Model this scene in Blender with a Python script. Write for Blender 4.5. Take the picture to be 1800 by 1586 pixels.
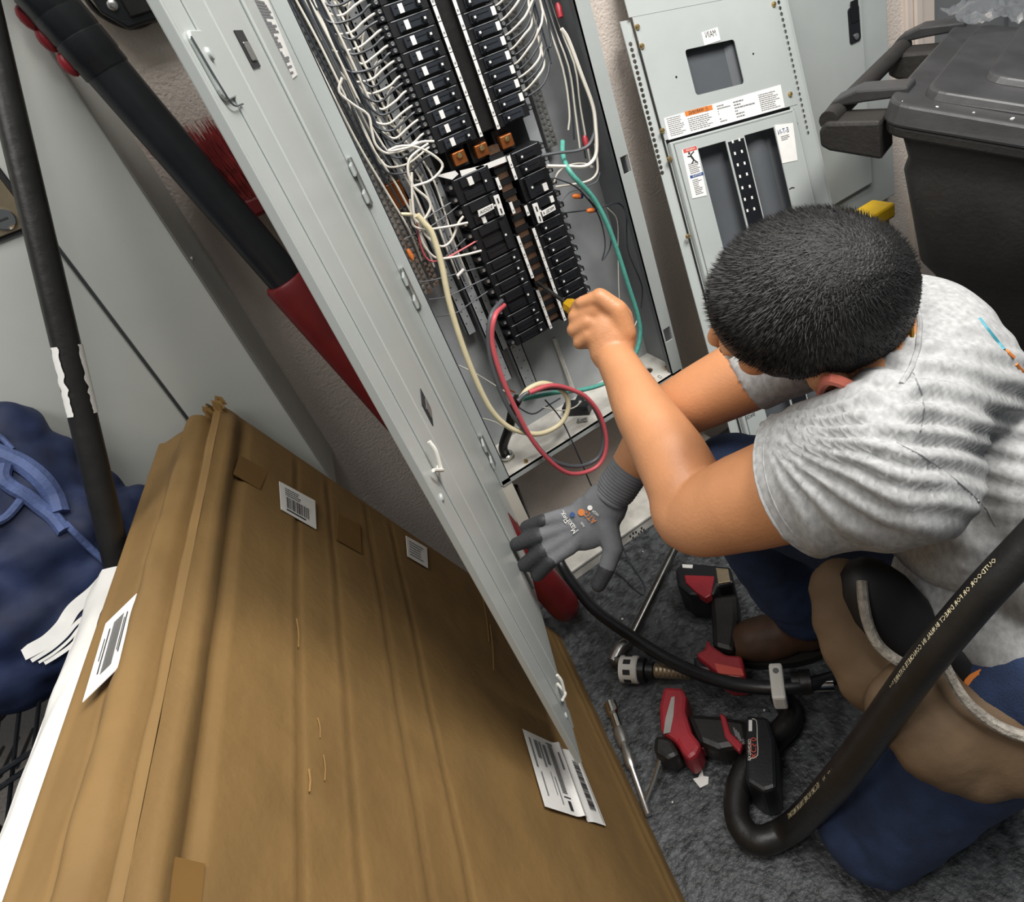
import bpy, math, random
import numpy as np
from mathutils import Vector, Matrix, noise as mnoise
for o in list(bpy.data.objects): bpy.data.objects.remove(o, do_unlink=True)
SC = bpy.context.scene; COL = SC.collection
random.seed(7)
# ------------------------------------------------------------------ camera
RM = np.array([[0.8163999208752711, 0.2904991052762341, -0.49910063016245376],
               [-0.4880946301424879, 0.8090094626680818, -0.32751690237233483],
               [0.30863376552302074, 0.5109931106651135, 0.8022663146560948]])
FPX, PCX, PCY = 1161.2, 1006.2, 663.4            # focal length and principal point (1800 x 1586 frame)
EYE = np.array([0.0, 0.0, 1.1458])
cam_d = bpy.data.cameras.new('camera'); cam = bpy.data.objects.new('camera', cam_d); COL.objects.link(cam)
cam_d.sensor_fit = 'HORIZONTAL'; cam_d.sensor_width = 36.0; cam_d.lens = FPX*36/1800
cam_d.shift_x = (900-PCX)/1800; cam_d.shift_y = (PCY-793)/1800
cam_d.clip_start = 0.02; cam_d.clip_end = 50
_r = (RM[0,0], RM[0,2], -RM[0,1]); _u = (-RM[1,0], -RM[1,2], RM[1,1]); _b = (-RM[2,0], -RM[2,2], RM[2,1])
cam.matrix_world = Matrix(((_r[0],_u[0],_b[0],EYE[0]),(_r[1],_u[1],_b[1],EYE[1]),(_r[2],_u[2],_b[2],EYE[2]),(0,0,0,1)))
SC.camera = cam
# ------------------------------------------------------------------ world, lights, exposure
wd = bpy.data.worlds.new('world'); SC.world = wd; wd.use_nodes = True
wd.node_tree.nodes['Background'].inputs[0].default_value = (0.86, 0.93, 1.0, 1)
wd.node_tree.nodes['Background'].inputs[1].default_value = 0.095
def area(name, loc, target, size, sizey, power, col=(1, .97, .93)):
    l = bpy.data.lights.new(name, 'AREA'); l.shape = 'RECTANGLE'; l.size = size; l.size_y = sizey
    l.energy = power; l.color = col
    o = bpy.data.objects.new(name, l); COL.objects.link(o); o.location = loc
    o.rotation_euler = (Vector(target)-Vector(loc)).to_track_quat('-Z', 'Y').to_euler()
    return o
area('ceiling_tube_light', (0.85, 0.00, 2.35), (0.45, 0.60, 0.6), 1.2, 0.4, 34)
area('ceiling_tube_light', (-0.9, 0.0, 2.35), (-0.6, 0.5, 0.3), 1.0, 0.3, 9)
area('ceiling_tube_light', (0.15, 0.45, 2.40), (0.15, 0.6, 0), 1.2, 0.3, 13)
vs = SC.view_settings; vs.view_transform = 'Standard'; vs.look = 'None'; vs.gamma = 1.0
vs.use_curve_mapping = False; vs.exposure = 0.42
# ------------------------------------------------------------------ pixel helpers: a pixel of the photograph onto a real plane of the place
def ray(x, y):
    d = RM.T @ np.array([(x-PCX)/FPX, (y-PCY)/FPX, 1.0]); return np.array([d[0], d[2], -d[1]])
def K(x, y, d): return EYE + ray(x, y)*d
def FL(x, y, z=0.0): r = ray(x, y); return EYE + r*((z-EYE[2])/r[2])
def PY(x, y, Y): r = ray(x, y); return EYE + r*(Y/r[1])
def ONP(x, y, P, n): r = ray(x, y); return EYE + r*(((np.array(P)-EYE) @ n)/(r @ n))
def CW(v):                                    # camera-frame direction (x right, y down, z forward) to world
    d = RM.T @ np.array(v, float); d = np.array([d[0], d[2], -d[1]]); return d/np.linalg.norm(d)
def PJ(P):                                    # world points (n,3) to pixels, used to lay out cloth folds
    P = np.asarray(P, float)-EYE; c = np.stack([P[:,0], -P[:,2], P[:,1]], 1) @ RM.T
    return np.stack([FPX*c[:,0]/c[:,2]+PCX, FPX*c[:,1]/c[:,2]+PCY], 1)
def nrm(v): v = np.array(v, float); return v/np.linalg.norm(v)
# ------------------------------------------------------------------ materials
def lin(c):
    if isinstance(c, str): c = tuple(int(c[i:i+2], 16)/255 for i in (0, 2, 4))
    return tuple((x/12.92 if x <= .04045 else ((x+.055)/1.055)**2.4) for x in c)
MATS = {}
def MT(name, col, rough=.5, metal=0.0, var=0.0, vs=12, bump=0.0, bs=150, spec=.5, col2=None, stretch=None, trans=0, alpha=1, coat=0, detail=6, vedge=(.35,.65)):
    if name in MATS: return MATS[name]
    m = bpy.data.materials.new(name); m.use_nodes = True; nt = m.node_tree; b = nt.nodes['Principled BSDF']
    L = nt.links.new; c = lin(col)
    b.inputs['Base Color'].default_value = (*c, 1); b.inputs['Roughness'].default_value = rough
    b.inputs['Metallic'].default_value = metal; b.inputs['Specular IOR Level'].default_value = spec
    if coat: b.inputs['Coat Weight'].default_value = coat
    if trans: b.inputs['Transmission Weight'].default_value = trans
    if alpha < 1: b.inputs['Alpha'].default_value = alpha
    if var or bump or col2:
        tc = nt.nodes.new('ShaderNodeTexCoord'); src = tc.outputs['Object']
        if stretch:
            mp = nt.nodes.new('ShaderNodeMapping'); mp.inputs['Scale'].default_value = stretch; L(src, mp.inputs[0]); src = mp.outputs[0]
    if var or col2:
        n = nt.nodes.new('ShaderNodeTexNoise'); n.inputs['Scale'].default_value = vs; n.inputs['Detail'].default_value = detail
        L(src, n.inputs['Vector']); r = nt.nodes.new('ShaderNodeValToRGB'); L(n.outputs['Fac'], r.inputs[0])
        a = lin(col2) if col2 else tuple(x*(1-var) for x in c); d = c if col2 else tuple(min(1, x*(1+var)) for x in c)
        r.color_ramp.elements[0].position = vedge[0]; r.color_ramp.elements[1].position = vedge[1]
        r.color_ramp.elements[0].color = (*a, 1); r.color_ramp.elements[1].color = (*d, 1); L(r.outputs[0], b.inputs['Base Color'])
    if bump:
        n2 = nt.nodes.new('ShaderNodeTexNoise'); n2.inputs['Scale'].default_value = bs; n2.inputs['Detail'].default_value = 4
        L(src, n2.inputs['Vector']); bp = nt.nodes.new('ShaderNodeBump'); bp.inputs['Strength'].default_value = bump; bp.inputs['Distance'].default_value = .004
        L(n2.outputs['Fac'], bp.inputs['Height']); L(bp.outputs[0], b.inputs['Normal'])
    MATS[name] = m; return m
MT('wall', 'd3c8be', .85, var=.04, vs=5, bump=.6, bs=230)
MT('floor', '55585b', .42, var=.35, vs=60, bump=1.0, bs=130, col2='2c2e30')
MT('grey_paint', 'b0b6b4', .38, var=.05, vs=6, bump=.05, bs=90)
MT('grey_door', 'bcc2bf', .30, var=.05, vs=4, stretch=(1,1,.25))
MT('grey_cabinet', 'c2c5c0', .5, var=.04, vs=6, bump=.05, bs=300)
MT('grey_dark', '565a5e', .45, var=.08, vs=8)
MT('galv', 'a6aaac', .45, .0, var=.16, vs=9)
MT('galv_light', 'cfccc4', .5, .0, var=.3, vs=14)
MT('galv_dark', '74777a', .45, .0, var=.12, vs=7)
MT('cream_board', 'e0dacd', .6, var=.04, vs=10)
MT('black_plastic', '1b1d21', .35, var=.15, vs=30, bump=.08, bs=300)
MT('black_side', '101114', .55)
MT('black_rubber', '1d1c1b', .42, var=.2, vs=25, bump=.15, bs=90)
MT('breaker_face', '2e3238', .3, var=.12, vs=40)
MT('white_sticker', 'efeeea', .55, var=.03, vs=60)
MT('ink', '2a2a2c', .7); MT('ink_grey', '77787a', .7)
MT('orange', 'd9803c', .5); MT('red_label', 'd2584a', .5); MT('blue_label', '2f4f87', .5); MT('teal_ink', '3c8fa0', .5)
MT('stab', '6b5444', .4, .5, var=.4, vs=60)
MT('copper', 'b8703f', .35, .8, var=.25, vs=40)
MT('brass', 'c9ae7a', .3, .9); MT('steel', 'c6c6c3', .3, .9, var=.06, vs=40); MT('chrome', 'd4d2cc', .12, 1.0)
MT('steel_dark', '6b6a67', .28, .9, var=.2, vs=40)
MT('wire_white', 'e9e4d8', .45); MT('wire_black', '383c42', .4); MT('wire_grey', '5c5f63', .4)
MT('wire_cream', 'e8dcb6', .4, var=.04, vs=60); MT('wire_teal', '5aa89a', .4, var=.12, vs=200); MT('wire_red', 'd8626a', .38)
MT('red_plastic', 'a02a34', .4, var=.1, vs=20, bump=.1); MT('red_dark', '701c1f', .45, var=.15, vs=20)
MT('red_bristle', '8c2b2a', .6, var=.35, vs=60)
MT('carton', '7e6238', .75, var=.09, vs=9, bump=.25, bs=60, stretch=(1,1,1))
MT('carton_tape', '7a5c31', .45, var=.08, vs=15)
MT('carton_edge', '957442', .8, var=.1, vs=30)
MT('white_board', 'd6d5d1', .6, var=.06, vs=12, bump=.2, bs=25)
MT('bag_blue', '1b284a', .7, var=.3, vs=14, bump=.3, bs=35)
MT('strap_blue', '4a5a86', .7, var=.15, vs=40, bump=.3, bs=200)
MT('skin', 'c58a60', .42, var=.08, vs=14, bump=.12, bs=260, spec=.45)
MT('skin_ear', 'c46c5a', .45, var=.06, vs=14)
MT('seam', '85878a', .9)
MT('shirt', 'a5a6a6', .9, var=.2, vs=170, stretch=(1,1,.5), bump=.08, bs=500, detail=3, vedge=(.3,.7))
MT('jeans', '253657', .85, var=.22, vs=25, bump=.3, bs=500)
MT('leather', '64503a', .75, var=.2, vs=14, bump=.3, bs=60)
MT('trim_fuzzy', '9a948a', .9, var=.3, vs=120, bump=.6, bs=300)
MT('boot', '4a3222', .6, var=.2, vs=20, bump=.2, bs=60); MT('boot_sole', '1a1715', .7)
MT('hair', '0f0e0e', .5, var=.3, vs=60, bump=.6, bs=400); MT('hair_strand', '0b0a09', .55)
MT('glove', '74767a', .85, var=.08, vs=40, bump=.2, bs=400); MT('glove_dip', '3a3b3e', .6, var=.1, vs=30, bump=.25, bs=200)
MT('glove_cuff', '74767a', .9, var=.08, vs=60)
MT('gold', 'd9a64a', .25, 1.0)
MT('yellow', 'e3b81f', .45, var=.06, vs=20); MT('yellow_tint', 'd8a81c', .3, trans=.3)
MT('bin', '2e2c2a', .55, var=.15, vs=16, bump=.25, bs=120); MT('bin_lid', '3a3a3b', .45, var=.2, vs=12, bump=.15, bs=60)
MT('film', 'c9ced2', .12, trans=.75, alpha=.55, bump=1.0, bs=22)
MT('nylon_white', 'e6e4dc', .5); MT('orange_nut', 'd8793a', .5); MT('blue_nut', '2c3f7d', .5)
MT('lock_plate', 'a8987f', .35, .7, var=.1, vs=30)
MT('door_grey', '77797b', .5, var=.04); MT('frame_cream', 'd2c6bc', .6, var=.03)
MT('sole', '222222', .8)
def mt(m): return MATS[m] if isinstance(m, str) else m
# ------------------------------------------------------------------ mesh building
BASE = {}
class MB:
    def __init__(s): s.v = []; s.f = []
    def add(s, vs, fs):
        k = len(s.v); s.v += [tuple(float(c) for c in p) for p in vs]; s.f += [tuple(i+k for i in q) for q in fs]; return s
    def obox(s, o, a, b, c):                     # corner and three edge vectors
        o, a, b, c = (np.array(q, float) for q in (o, a, b, c))
        P = [o, o+a, o+a+b, o+b, o+c, o+a+c, o+a+b+c, o+b+c]
        F = [(0,3,2,1),(4,5,6,7),(0,1,5,4),(1,2,6,5),(2,3,7,6),(3,0,4,7)]
        if np.dot(np.cross(a, b), c) < 0: F = [q[::-1] for q in F]
        return s.add(P, F)
    def box(s, x0, x1, y0, y1, z0, z1): return s.obox((x0,y0,z0), (x1-x0,0,0), (0,y1-y0,0), (0,0,z1-z0))
    def cbox(s, c, a, b, d): c, a, b, d = (np.array(q, float) for q in (c, a, b, d)); return s.obox(c-(a+b+d)/2, a, b, d)
    def quad(s, *p): return s.add(p, [tuple(range(len(p)))])
    def frame(s, d):
        d = nrm(d); h = np.array([0,0,1.0]) if abs(d[2]) < .9 else np.array([1.0,0,0])
        a = nrm(np.cross(h, d)); return a, np.cross(d, a)
    def cyl(s, p, q, r, r2=None, n=12, caps=True):
        p, q = np.array(p, float), np.array(q, float); r2 = r if r2 is None else r2; a, b = s.frame(q-p)
        A = [2*math.pi*i/n for i in range(n)]
        V = [p+(a*math.cos(t)+b*math.sin(t))*r for t in A]+[q+(a*math.cos(t)+b*math.sin(t))*r2 for t in A]
        F = [(i,(i+1)%n,n+(i+1)%n,n+i) for i in range(n)]
        if caps: F += [tuple(range(n))[::-1], tuple(range(n,2*n))]
        return s.add(V, F)
    def lathe(s, p, d, prof, n=16):              # prof: (distance along d, radius)
        p, d = np.array(p, float), nrm(d); a, b = s.frame(d); V = []; F = []
        for h, r in prof:
            for i in range(n): t = 2*math.pi*i/n; V.append(p+d*h+(a*math.cos(t)+b*math.sin(t))*r)
        m = len(prof)
        for j in range(m-1):
            for i in range(n): F.append((j*n+i, j*n+(i+1)%n, (j+1)*n+(i+1)%n, (j+1)*n+i))
        F += [tuple(range(n))[::-1], tuple(range((m-1)*n, m*n))]
        return s.add(V, F)
    def tube(s, pts, r, n=6, smooth=3, caps=True):
        P = spline(pts, smooth) if smooth > 1 else [np.array(p, float) for p in pts]
        m = len(P); rr = r if hasattr(r, '__len__') else None
        T = [nrm(P[min(i+1,m-1)]-P[max(i-1,0)]+1e-9) for i in range(m)]
        a, _ = s.frame(T[0]); V = []; F = []
        for i in range(m):
            a = a-T[i]*np.dot(a, T[i]); a = nrm(a); b = np.cross(T[i], a)
            ri = r if rr is None else np.interp(i/(m-1), np.linspace(0,1,len(rr)), rr)
            for k in range(n): t = 2*math.pi*k/n; V.append(P[i]+(a*math.cos(t)+b*math.sin(t))*ri)
        for i in range(m-1):
            for k in range(n): F.append((i*n+k, i*n+(k+1)%n, (i+1)*n+(k+1)%n, (i+1)*n+k))
        if caps: F += [tuple(range(n))[::-1], tuple(range((m-1)*n, m*n))]
        return s.add(V, F)
    def ell(s, c, ax, n=16, m=10):               # ellipsoid: centre and three axis vectors
        c = np.array(c, float); ax = [np.array(q, float) for q in ax]; V = []; F = []
        for j in range(1, m):
            ph = math.pi*j/m
            for i in range(n):
                t = 2*math.pi*i/n; V.append(c+ax[0]*math.sin(ph)*math.cos(t)+ax[1]*math.sin(ph)*math.sin(t)+ax[2]*math.cos(ph))
        V += [c+ax[2], c-ax[2]]; N = len(V)
        for j in range(m-2):
            for i in range(n): F.append((j*n+i, (j+1)*n+i, (j+1)*n+(i+1)%n, j*n+(i+1)%n))
        for i in range(n): F.append((N-2, i, (i+1)%n)); F.append((N-1, (m-2)*n+(i+1)%n, (m-2)*n+i))
        if np.dot(np.cross(ax[0], ax[1]), ax[2]) < 0: F = [q[::-1] for q in F]
        return s.add(V, F)
    def ball(s, c, r, n=10, m=8): return s.ell(c, ((r,0,0),(0,r,0),(0,0,r)), n, m)
    def cap(s, p, r, q, r2, n=14):               # tapered capsule
        p, q = np.array(p, float), np.array(q, float); d = nrm(q-p); L = np.linalg.norm(q-p)
        pr = [(-r*math.cos(t), r*math.sin(t)+1e-5) for t in np.linspace(0, math.pi/2, 5)]
        pr += [(L+r2*math.sin(t), r2*math.cos(t)+1e-5) for t in np.linspace(0, math.pi/2, 5)]
        return s.lathe(p, d, pr, n)
    def prism(s, poly, o, ex, ey, ez):           # polygon in the plane (ex,ey) extruded by ez
        o, ex, ey, ez = (np.array(q, float) for q in (o, ex, ey, ez)); n = len(poly)
        V = [o+ex*a+ey*b for a, b in poly]; V += [p+ez for p in V]
        F = [tuple(range(n))[::-1], tuple(range(n, 2*n))]+[(i,(i+1)%n,n+(i+1)%n,n+i) for i in range(n)]
        ar = sum(poly[i][0]*poly[(i+1)%n][1]-poly[(i+1)%n][0]*poly[i][1] for i in range(n))
        if ar*np.dot(np.cross(ex, ey), ez) < 0: F = [q[::-1] for q in F]
        return s.add(V, F)
    def grid(s, fn, nu, nv):
        k = [fn(i/nu, j/nv) for j in range(nv+1) for i in range(nu+1)]
        return s.add(k, [(j*(nu+1)+i, j*(nu+1)+i+1, (j+1)*(nu+1)+i+1, (j+1)*(nu+1)+i) for j in range(nv) for i in range(nu)])
    def mesh(s, name, mat, off, smooth=False):
        me = bpy.data.meshes.new(name)
        me.from_pydata([(a-off[0], b-off[1], c-off[2]) for a, b, c in s.v], [], s.f); me.update()
        me.materials.append(mt(mat))
        if smooth:
            me.shade_smooth(); me.set_sharp_from_angle(angle=smooth if smooth is not True else .7)
        return me
    def build(s, name, mat, parent=None, smooth=False, bevel=0, kind=None):
        if parent is None:
            V = np.array(s.v); off = np.array([(V[:,0].min()+V[:,0].max())/2, (V[:,1].min()+V[:,1].max())/2, V[:,2].min()])
        else: off = BASE[parent.name]
        o = bpy.data.objects.new(name, s.mesh(name, mat, off, smooth)); COL.objects.link(o)
        if parent is None: o.location = off
        else: o.parent = parent
        BASE[o.name] = off
        if bevel:
            b = o.modifiers.new('bevel', 'BEVEL'); b.width = bevel; b.segments = 2; b.limit_method = 'ANGLE'
        if kind: o['kind'] = kind
        return o
def spline(pts, k):
    P = [np.array(p, float) for p in pts]
    if len(P) < 3: return P
    Q = [2*P[0]-P[1]]+P+[2*P[-1]-P[-2]]; out = []
    for i in range(1, len(Q)-2):
        a, b, c, d = Q[i-1:i+3]
        for j in range(k):
            t = j/k; out.append(.5*((2*b)+(-a+c)*t+(2*a-5*b+4*c-d)*t*t+(-a+3*b-3*c+d)*t**3))
    return out+[P[-1]]
def thing(name, label, cat, loc, group=None):
    o = bpy.data.objects.new(name, None); COL.objects.link(o); o.location = loc; o.empty_display_size = .05
    BASE[o.name] = np.array(loc, float); return tag(o, label, cat, group)
def tag(o, label, cat, group=None):
    o['label'] = label; o['category'] = cat
    if group: o['group'] = group
    return o
def struct(o): o['kind'] = 'structure'; return o
def inst(name, me, loc, parent=None, label=None, cat=None, group=None):   # another object on shared mesh data
    o = bpy.data.objects.new(name, me); COL.objects.link(o); loc = np.array(loc, float)
    if parent is not None: o.parent = parent; o.location = loc-BASE[parent.name]
    else: o.location = loc
    BASE[o.name] = loc
    if label: tag(o, label, cat, group)
    return o
def text(name, body, o, ex, ey, size, mat, parent, depth=.0, fit=None):
    """flat lettering: o = centre, ex/ey = reading direction and letter-up direction (ex may be mirrored)"""
    cu = bpy.data.curves.new(name, 'FONT'); cu.body = body; cu.size = size; cu.align_x = 'CENTER'; cu.align_y = 'CENTER'; cu.resolution_u = 2
    t = bpy.data.objects.new(name, cu); COL.objects.link(t); bpy.context.view_layer.update()
    me = bpy.data.meshes.new_from_object(t.evaluated_get(bpy.context.evaluated_depsgraph_get()))
    bpy.data.objects.remove(t, do_unlink=True)
    n = len(me.vertices); co = np.empty(n*3); me.vertices.foreach_get('co', co); co = co.reshape(-1,3)
    if fit and n: w = co[:,0].max()-co[:,0].min(); co[:,0] *= fit/w
    o, ex, ey = np.array(o, float), nrm(ex), nrm(ey)
    P = o+co[:,:1]*ex+co[:,1:2]*ey-BASE[parent.name]
    me.vertices.foreach_set('co', P.ravel()); me.update(); me.materials.clear(); me.materials.append(mt(mat))
    ob = bpy.data.objects.new(name, me); COL.objects.link(ob); ob.parent = parent; BASE[ob.name] = BASE[parent.name]
    return ob
def screw(mb, p, d, r=.004, h=.003): mb.lathe(p, d, [(0,r*1.15),(h*.5,r*1.1),(h,r*.7),(h*1.02,r*.3)], 10)
ORD = ['first','second','third','fourth','fifth','sixth','seventh','eighth','ninth','tenth','eleventh','twelfth','thirteenth','fourteenth','fifteenth','sixteenth']
FR, DB, WL = 1.052, 1.0866, 1.179                # y of the flange plane, of the breaker faces and of the wall
# ------------------------------------------------------------------ planes that carry flat features
from mathutils.geometry import delaunay_2d_cdt
class PL:
    def __init__(s, o, ex, ey, n=None):
        s.o = np.array(o, float); s.ex = nrm(ex); s.ey = np.array(ey, float); s.ey = nrm(s.ey-s.ex*np.dot(s.ey, s.ex))
        s.n = nrm(np.cross(s.ex, s.ey)) if n is None else nrm(n)
        if np.dot(EYE-s.o, s.n) < 0: s.n = -s.n
    def uv(s, x, y): p = ONP(x, y, s.o, s.n)-s.o; return float(p @ s.ex), float(p @ s.ey)
    def pt(s, u, v, h=0.0): return s.o+s.ex*u+s.ey*v+s.n*h
    def px(s, x, y, h=0.0): u, v = s.uv(x, y); return s.pt(u, v, h)
    def slab(s, mb, u0, u1, v0, v1, h0, h1): return mb.obox(s.pt(u0, v0, h0), s.ex*(u1-u0), s.ey*(v1-v0), s.n*(h1-h0))
    def poly(s, mb, pts, h0, h1): return mb.prism(pts, s.pt(0, 0, h0), s.ex, s.ey, s.n*(h1-h0))
    def sheet(s, mb, outer, holes, h0, h1):      # plate with real holes
        loops = [outer]+holes; co = []; ed = []
        for lp in loops:
            k = len(co); co += [Vector(p) for p in lp]; ed += [(k+i, k+(i+1)%len(lp)) for i in range(len(lp))]
        vo, eo, fo, *_ = delaunay_2d_cdt(co, ed, [], 1, 1e-7)
        def inside(p, lp):
            c = False; j = len(lp)-1
            for i in range(len(lp)):
                (xi, yi), (xj, yj) = lp[i], lp[j]
                if (yi > p[1]) != (yj > p[1]) and p[0] < (xj-xi)*(p[1]-yi)/(yj-yi)+xi: c = not c
                j = i
            return c
        F = []
        for f in fo:
            c = sum((vo[i] for i in f), Vector((0,0)))/len(f)
            if inside(c, outer) and not any(inside(c, h) for h in holes): F.append(tuple(f))
        n = len(vo); V = [s.pt(p[0], p[1], h1) for p in vo]+[s.pt(p[0], p[1], h0) for p in vo]
        FF = F+[tuple(i+n for i in f[::-1]) for f in F]
        edges = {}
        for f in F:
            for i in range(len(f)): e = (f[i], f[(i+1)%len(f)]); edges[e] = 1
        for a, b in list(edges):
            if (b, a) not in edges: FF.append((b, a, a+n, b+n))
        return mb.add(V, FF)
def circ(cx, cy, r, n=12, ry=None): ry = ry or r; return [(cx+r*math.cos(2*math.pi*i/n), cy+ry*math.sin(2*math.pi*i/n)) for i in range(n)]
def rrect(x0, y0, x1, y1, r, n=4):
    P = []
    for cx, cy, a in ((x1-r,y1-r,0),(x0+r,y1-r,90),(x0+r,y0+r,180),(x1-r,y0+r,270)):
        P += [(cx+r*math.cos(math.radians(a+90*i/n)), cy+r*math.sin(math.radians(a+90*i/n))) for i in range(n+1)]
    return P
def prints(pl, parent, rects, h, mat='ink', name='print'):
    mb = MB()
    for u0, v0, u1, v1 in rects: mb.quad(pl.pt(u0,v0,h), pl.pt(u1,v0,h), pl.pt(u1,v1,h), pl.pt(u0,v1,h))
    return mb.build(name, mat, parent, kind='stuff')
def textlines(u0, v0, u1, v1, rows, rnd, fill=.85, hgt=.45):
    out = []; dv = (v1-v0)/rows
    for i in range(rows):
        a = u0
        e = u1-(u1-u0)*rnd.random()*(1-fill)*2
        while a < e-.0005:
            w = (u1-u0)*rnd.uniform(.05, .16); out.append((a, v0+dv*i+dv*(1-hgt)/2, min(a+w, e), v0+dv*i+dv*(1+hgt)/2)); a += w+(u1-u0)*.018
    return out
def barcode(u0, v0, u1, v1, n, rnd):
    out = []; a = u0; w = (u1-u0)/n
    while a < u1-w: b = w*rnd.choice((.5,.5,1,1.5)); out.append((a, v0, a+b, v1)); a += b+w*rnd.choice((.5,.6,1))
    return out
# ------------------------------------------------------------------ the setting
struct(MB().box(-2.2, 1.60, WL, WL+.1, 0, 2.6).build('wall_back', 'wall'))
struct(MB().box(1.69, 2.9, WL+.02, WL+.07, 0, 2.1).build('door_1', 'door_grey'))
b = MB()
for i in range(6): b.box(1.86+i*.17, 1.867+i*.17, WL+.012, WL+.02, .05, 2.05)
b.build('panel_joint', 'grey_dark', bpy.data.objects['door_1'])
t = struct(MB().box(1.585, 1.690, WL-.012, WL+.08, 0, 2.15).build('trim_1', 'frame_cream', bevel=.004))
MB().box(1.605, 1.632, WL-.022, WL-.012, 0, 2.14).build('stop', 'frame_cream', t, bevel=.004)
struct(MB().box(-2.2, 2.9, -1.6, WL+.1, -.06, 0).build('floor', 'floor'))
struct(MB().box(1.60, 2.9, WL+.08, WL+.1, 0, 2.6).build('wall_right', 'wall'))
p = struct(MB().box(.225, .75, FR, WL, 0, .034).build('trim_2', 'galv_light', bevel=.002))
b = MB()
for q in ((1108,943),(1113,946),(1118,936),(1123,939),(1128,929),(1132,932),(1113,938),(1127,935)):
    c = PY(q[0], q[1], FR-.0004); b.box(c[0]-.0022, c[0]+.0022, FR-.0004, FR, max(.003, c[2]-.0035), min(.031, c[2]+.0035))
b.build('vent_slot', 'ink', p); p['kind'] = 'structure'
MB().box(.225, .75, FR-.003, FR, .029, .035).build('nosing', 'galv_light', p, bevel=.001)
# ------------------------------------------------------------------ the panelboard enclosure
PT_ = .0221; X0, X1, XI0, XI1, ZB, ZT = .184, .656, .207, .627, .350, 1.56
E = thing('panelboard_enclosure', 'grey steel panelboard box on the wall, opened, full of breakers and wires', 'electrical panel', ((X0+X1)/2, WL, ZB))
MB().box(X0+.004, X1-.004, WL-.006, WL, ZB-.012, ZT).build('back_plate', 'galv', E)
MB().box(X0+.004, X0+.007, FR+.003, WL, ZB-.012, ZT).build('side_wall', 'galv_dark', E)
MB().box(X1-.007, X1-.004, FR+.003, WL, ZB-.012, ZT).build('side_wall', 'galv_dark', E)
MB().box(X0+.004, X1-.004, FR+.003, WL, ZT-.004, ZT).build('top_plate', 'galv', E)
fl = PL((X0, FR, ZT), (1,0,0), (0,0,-1))
b = MB(); fl.slab(b, 0, XI0-X0, 0, ZT-ZB+.01, -.003, 0); b.build('flange', 'grey_paint', E, bevel=.0008)
def sqh(x, y, w, h): u, v = fl.uv(x, y); return [(u-w/2,v-h/2),(u+w/2,v-h/2),(u+w/2,v+h/2),(u-w/2,v+h/2)]
b = MB(); fl.sheet(b, [(XI1-X0,0),(X1-X0,0),(X1-X0,ZT-ZB+.006),(XI1-X0,ZT-ZB+.006)], [sqh(1100,289,.017,.032), sqh(1174,588,.018,.032)], -.003, 0)
b.build('flange', 'grey_paint', E)
MB().box(XI0-.002, XI0, FR, FR+.016, ZB, ZT).build('flange_return', 'grey_dark', E)
MB().box(XI1, XI1+.002, FR, FR+.016, ZB, ZT).build('flange_return', 'grey_dark', E)
# bottom plate with knockout holes
bp = PL((X0+.004, WL, ZB), (1,0,0), (0,-1,0), (0,0,1))
def bh(x, y, r): u, v = bp.uv(x, y); return circ(u, v, r, 16)
b = MB(); bp.sheet(b, [(0,0),(X1-X0-.008,0),(X1-X0-.008,WL-FR),(0,WL-FR)], [bh(1138,652,.0125), bh(893,806,.014)], -.003, 0)
b.build('bottom_plate', 'galv_light', E)
MB().box(X0+.004, X1-.004, FR, FR+.003, ZB-.013, ZB).build('bottom_lip', 'grey_paint', E)
for q in ((1171,648),(925,812),(1148,668)):
    b = MB(); c = FL(q[0], q[1], ZB+.001); screw(b, c, (0,0,1), .004, .006); b.build('bolt', 'brass', E, smooth=True)
# perforated mounting rails left of the breakers
def rail(x0, x1, y, z0, z1, name='mounting_rail'):
    pr = PL((x0, y, z1), (1,0,0), (0,0,-1)); b = MB(); w = x1-x0; hs = []; v = .012; k = 0
    while v < z1-z0-.01:
        hs.append(circ(w*(.3 if k % 2 else .68), v, .0018, 6)); v += .013; k += 1
    pr.sheet(b, [(0,0),(w,0),(w,z1-z0),(0,z1-z0)], hs, -.002, 0)
    b.box(x0, x0+.002, y, y+.02, z0, z1); b.box(x1-.002, x1, y, y+.02, z0, z1)
    return b.build(name, 'galv', E)
rail(.293, .312, WL-.050, .50, 1.5); rail(.317, .338, WL-.042, .56, 1.5); rail(.268, .287, WL-.034, .62, 1.5)
rail(.335, .363, WL-.030, .43, .60)
MB().box(.330, .515, WL-.045, WL-.02, .56, 1.5).build('base_pan', 'black_side', E, bevel=.002)
MB().box(.512, .545, WL-.03, WL-.006, .58, 1.5).build('pan_bracket', 'galv', E, bevel=.002)
me1 = MB().box(.417, .439, DB+.012, DB+.03, 0, .012).mesh('bus_stab', 'stab', np.zeros(3)); me2 = MB().box(.4145, .4415, DB+.010, DB+.032, 0, .009).mesh('bus_insulator', 'black_side', np.zeros(3))
for k in range(16): inst('bus_stab', me1, (0, 0, .585+k*PT_), E)
for k in range(15): inst('bus_insulator', me2, (0, 0, .597+k*PT_), E)
MB().box(.4135, .4425, DB+.010, DB+.03, .955, 1.5).build('bus_cover', 'black_rubber', E, bevel=.002)
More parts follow.
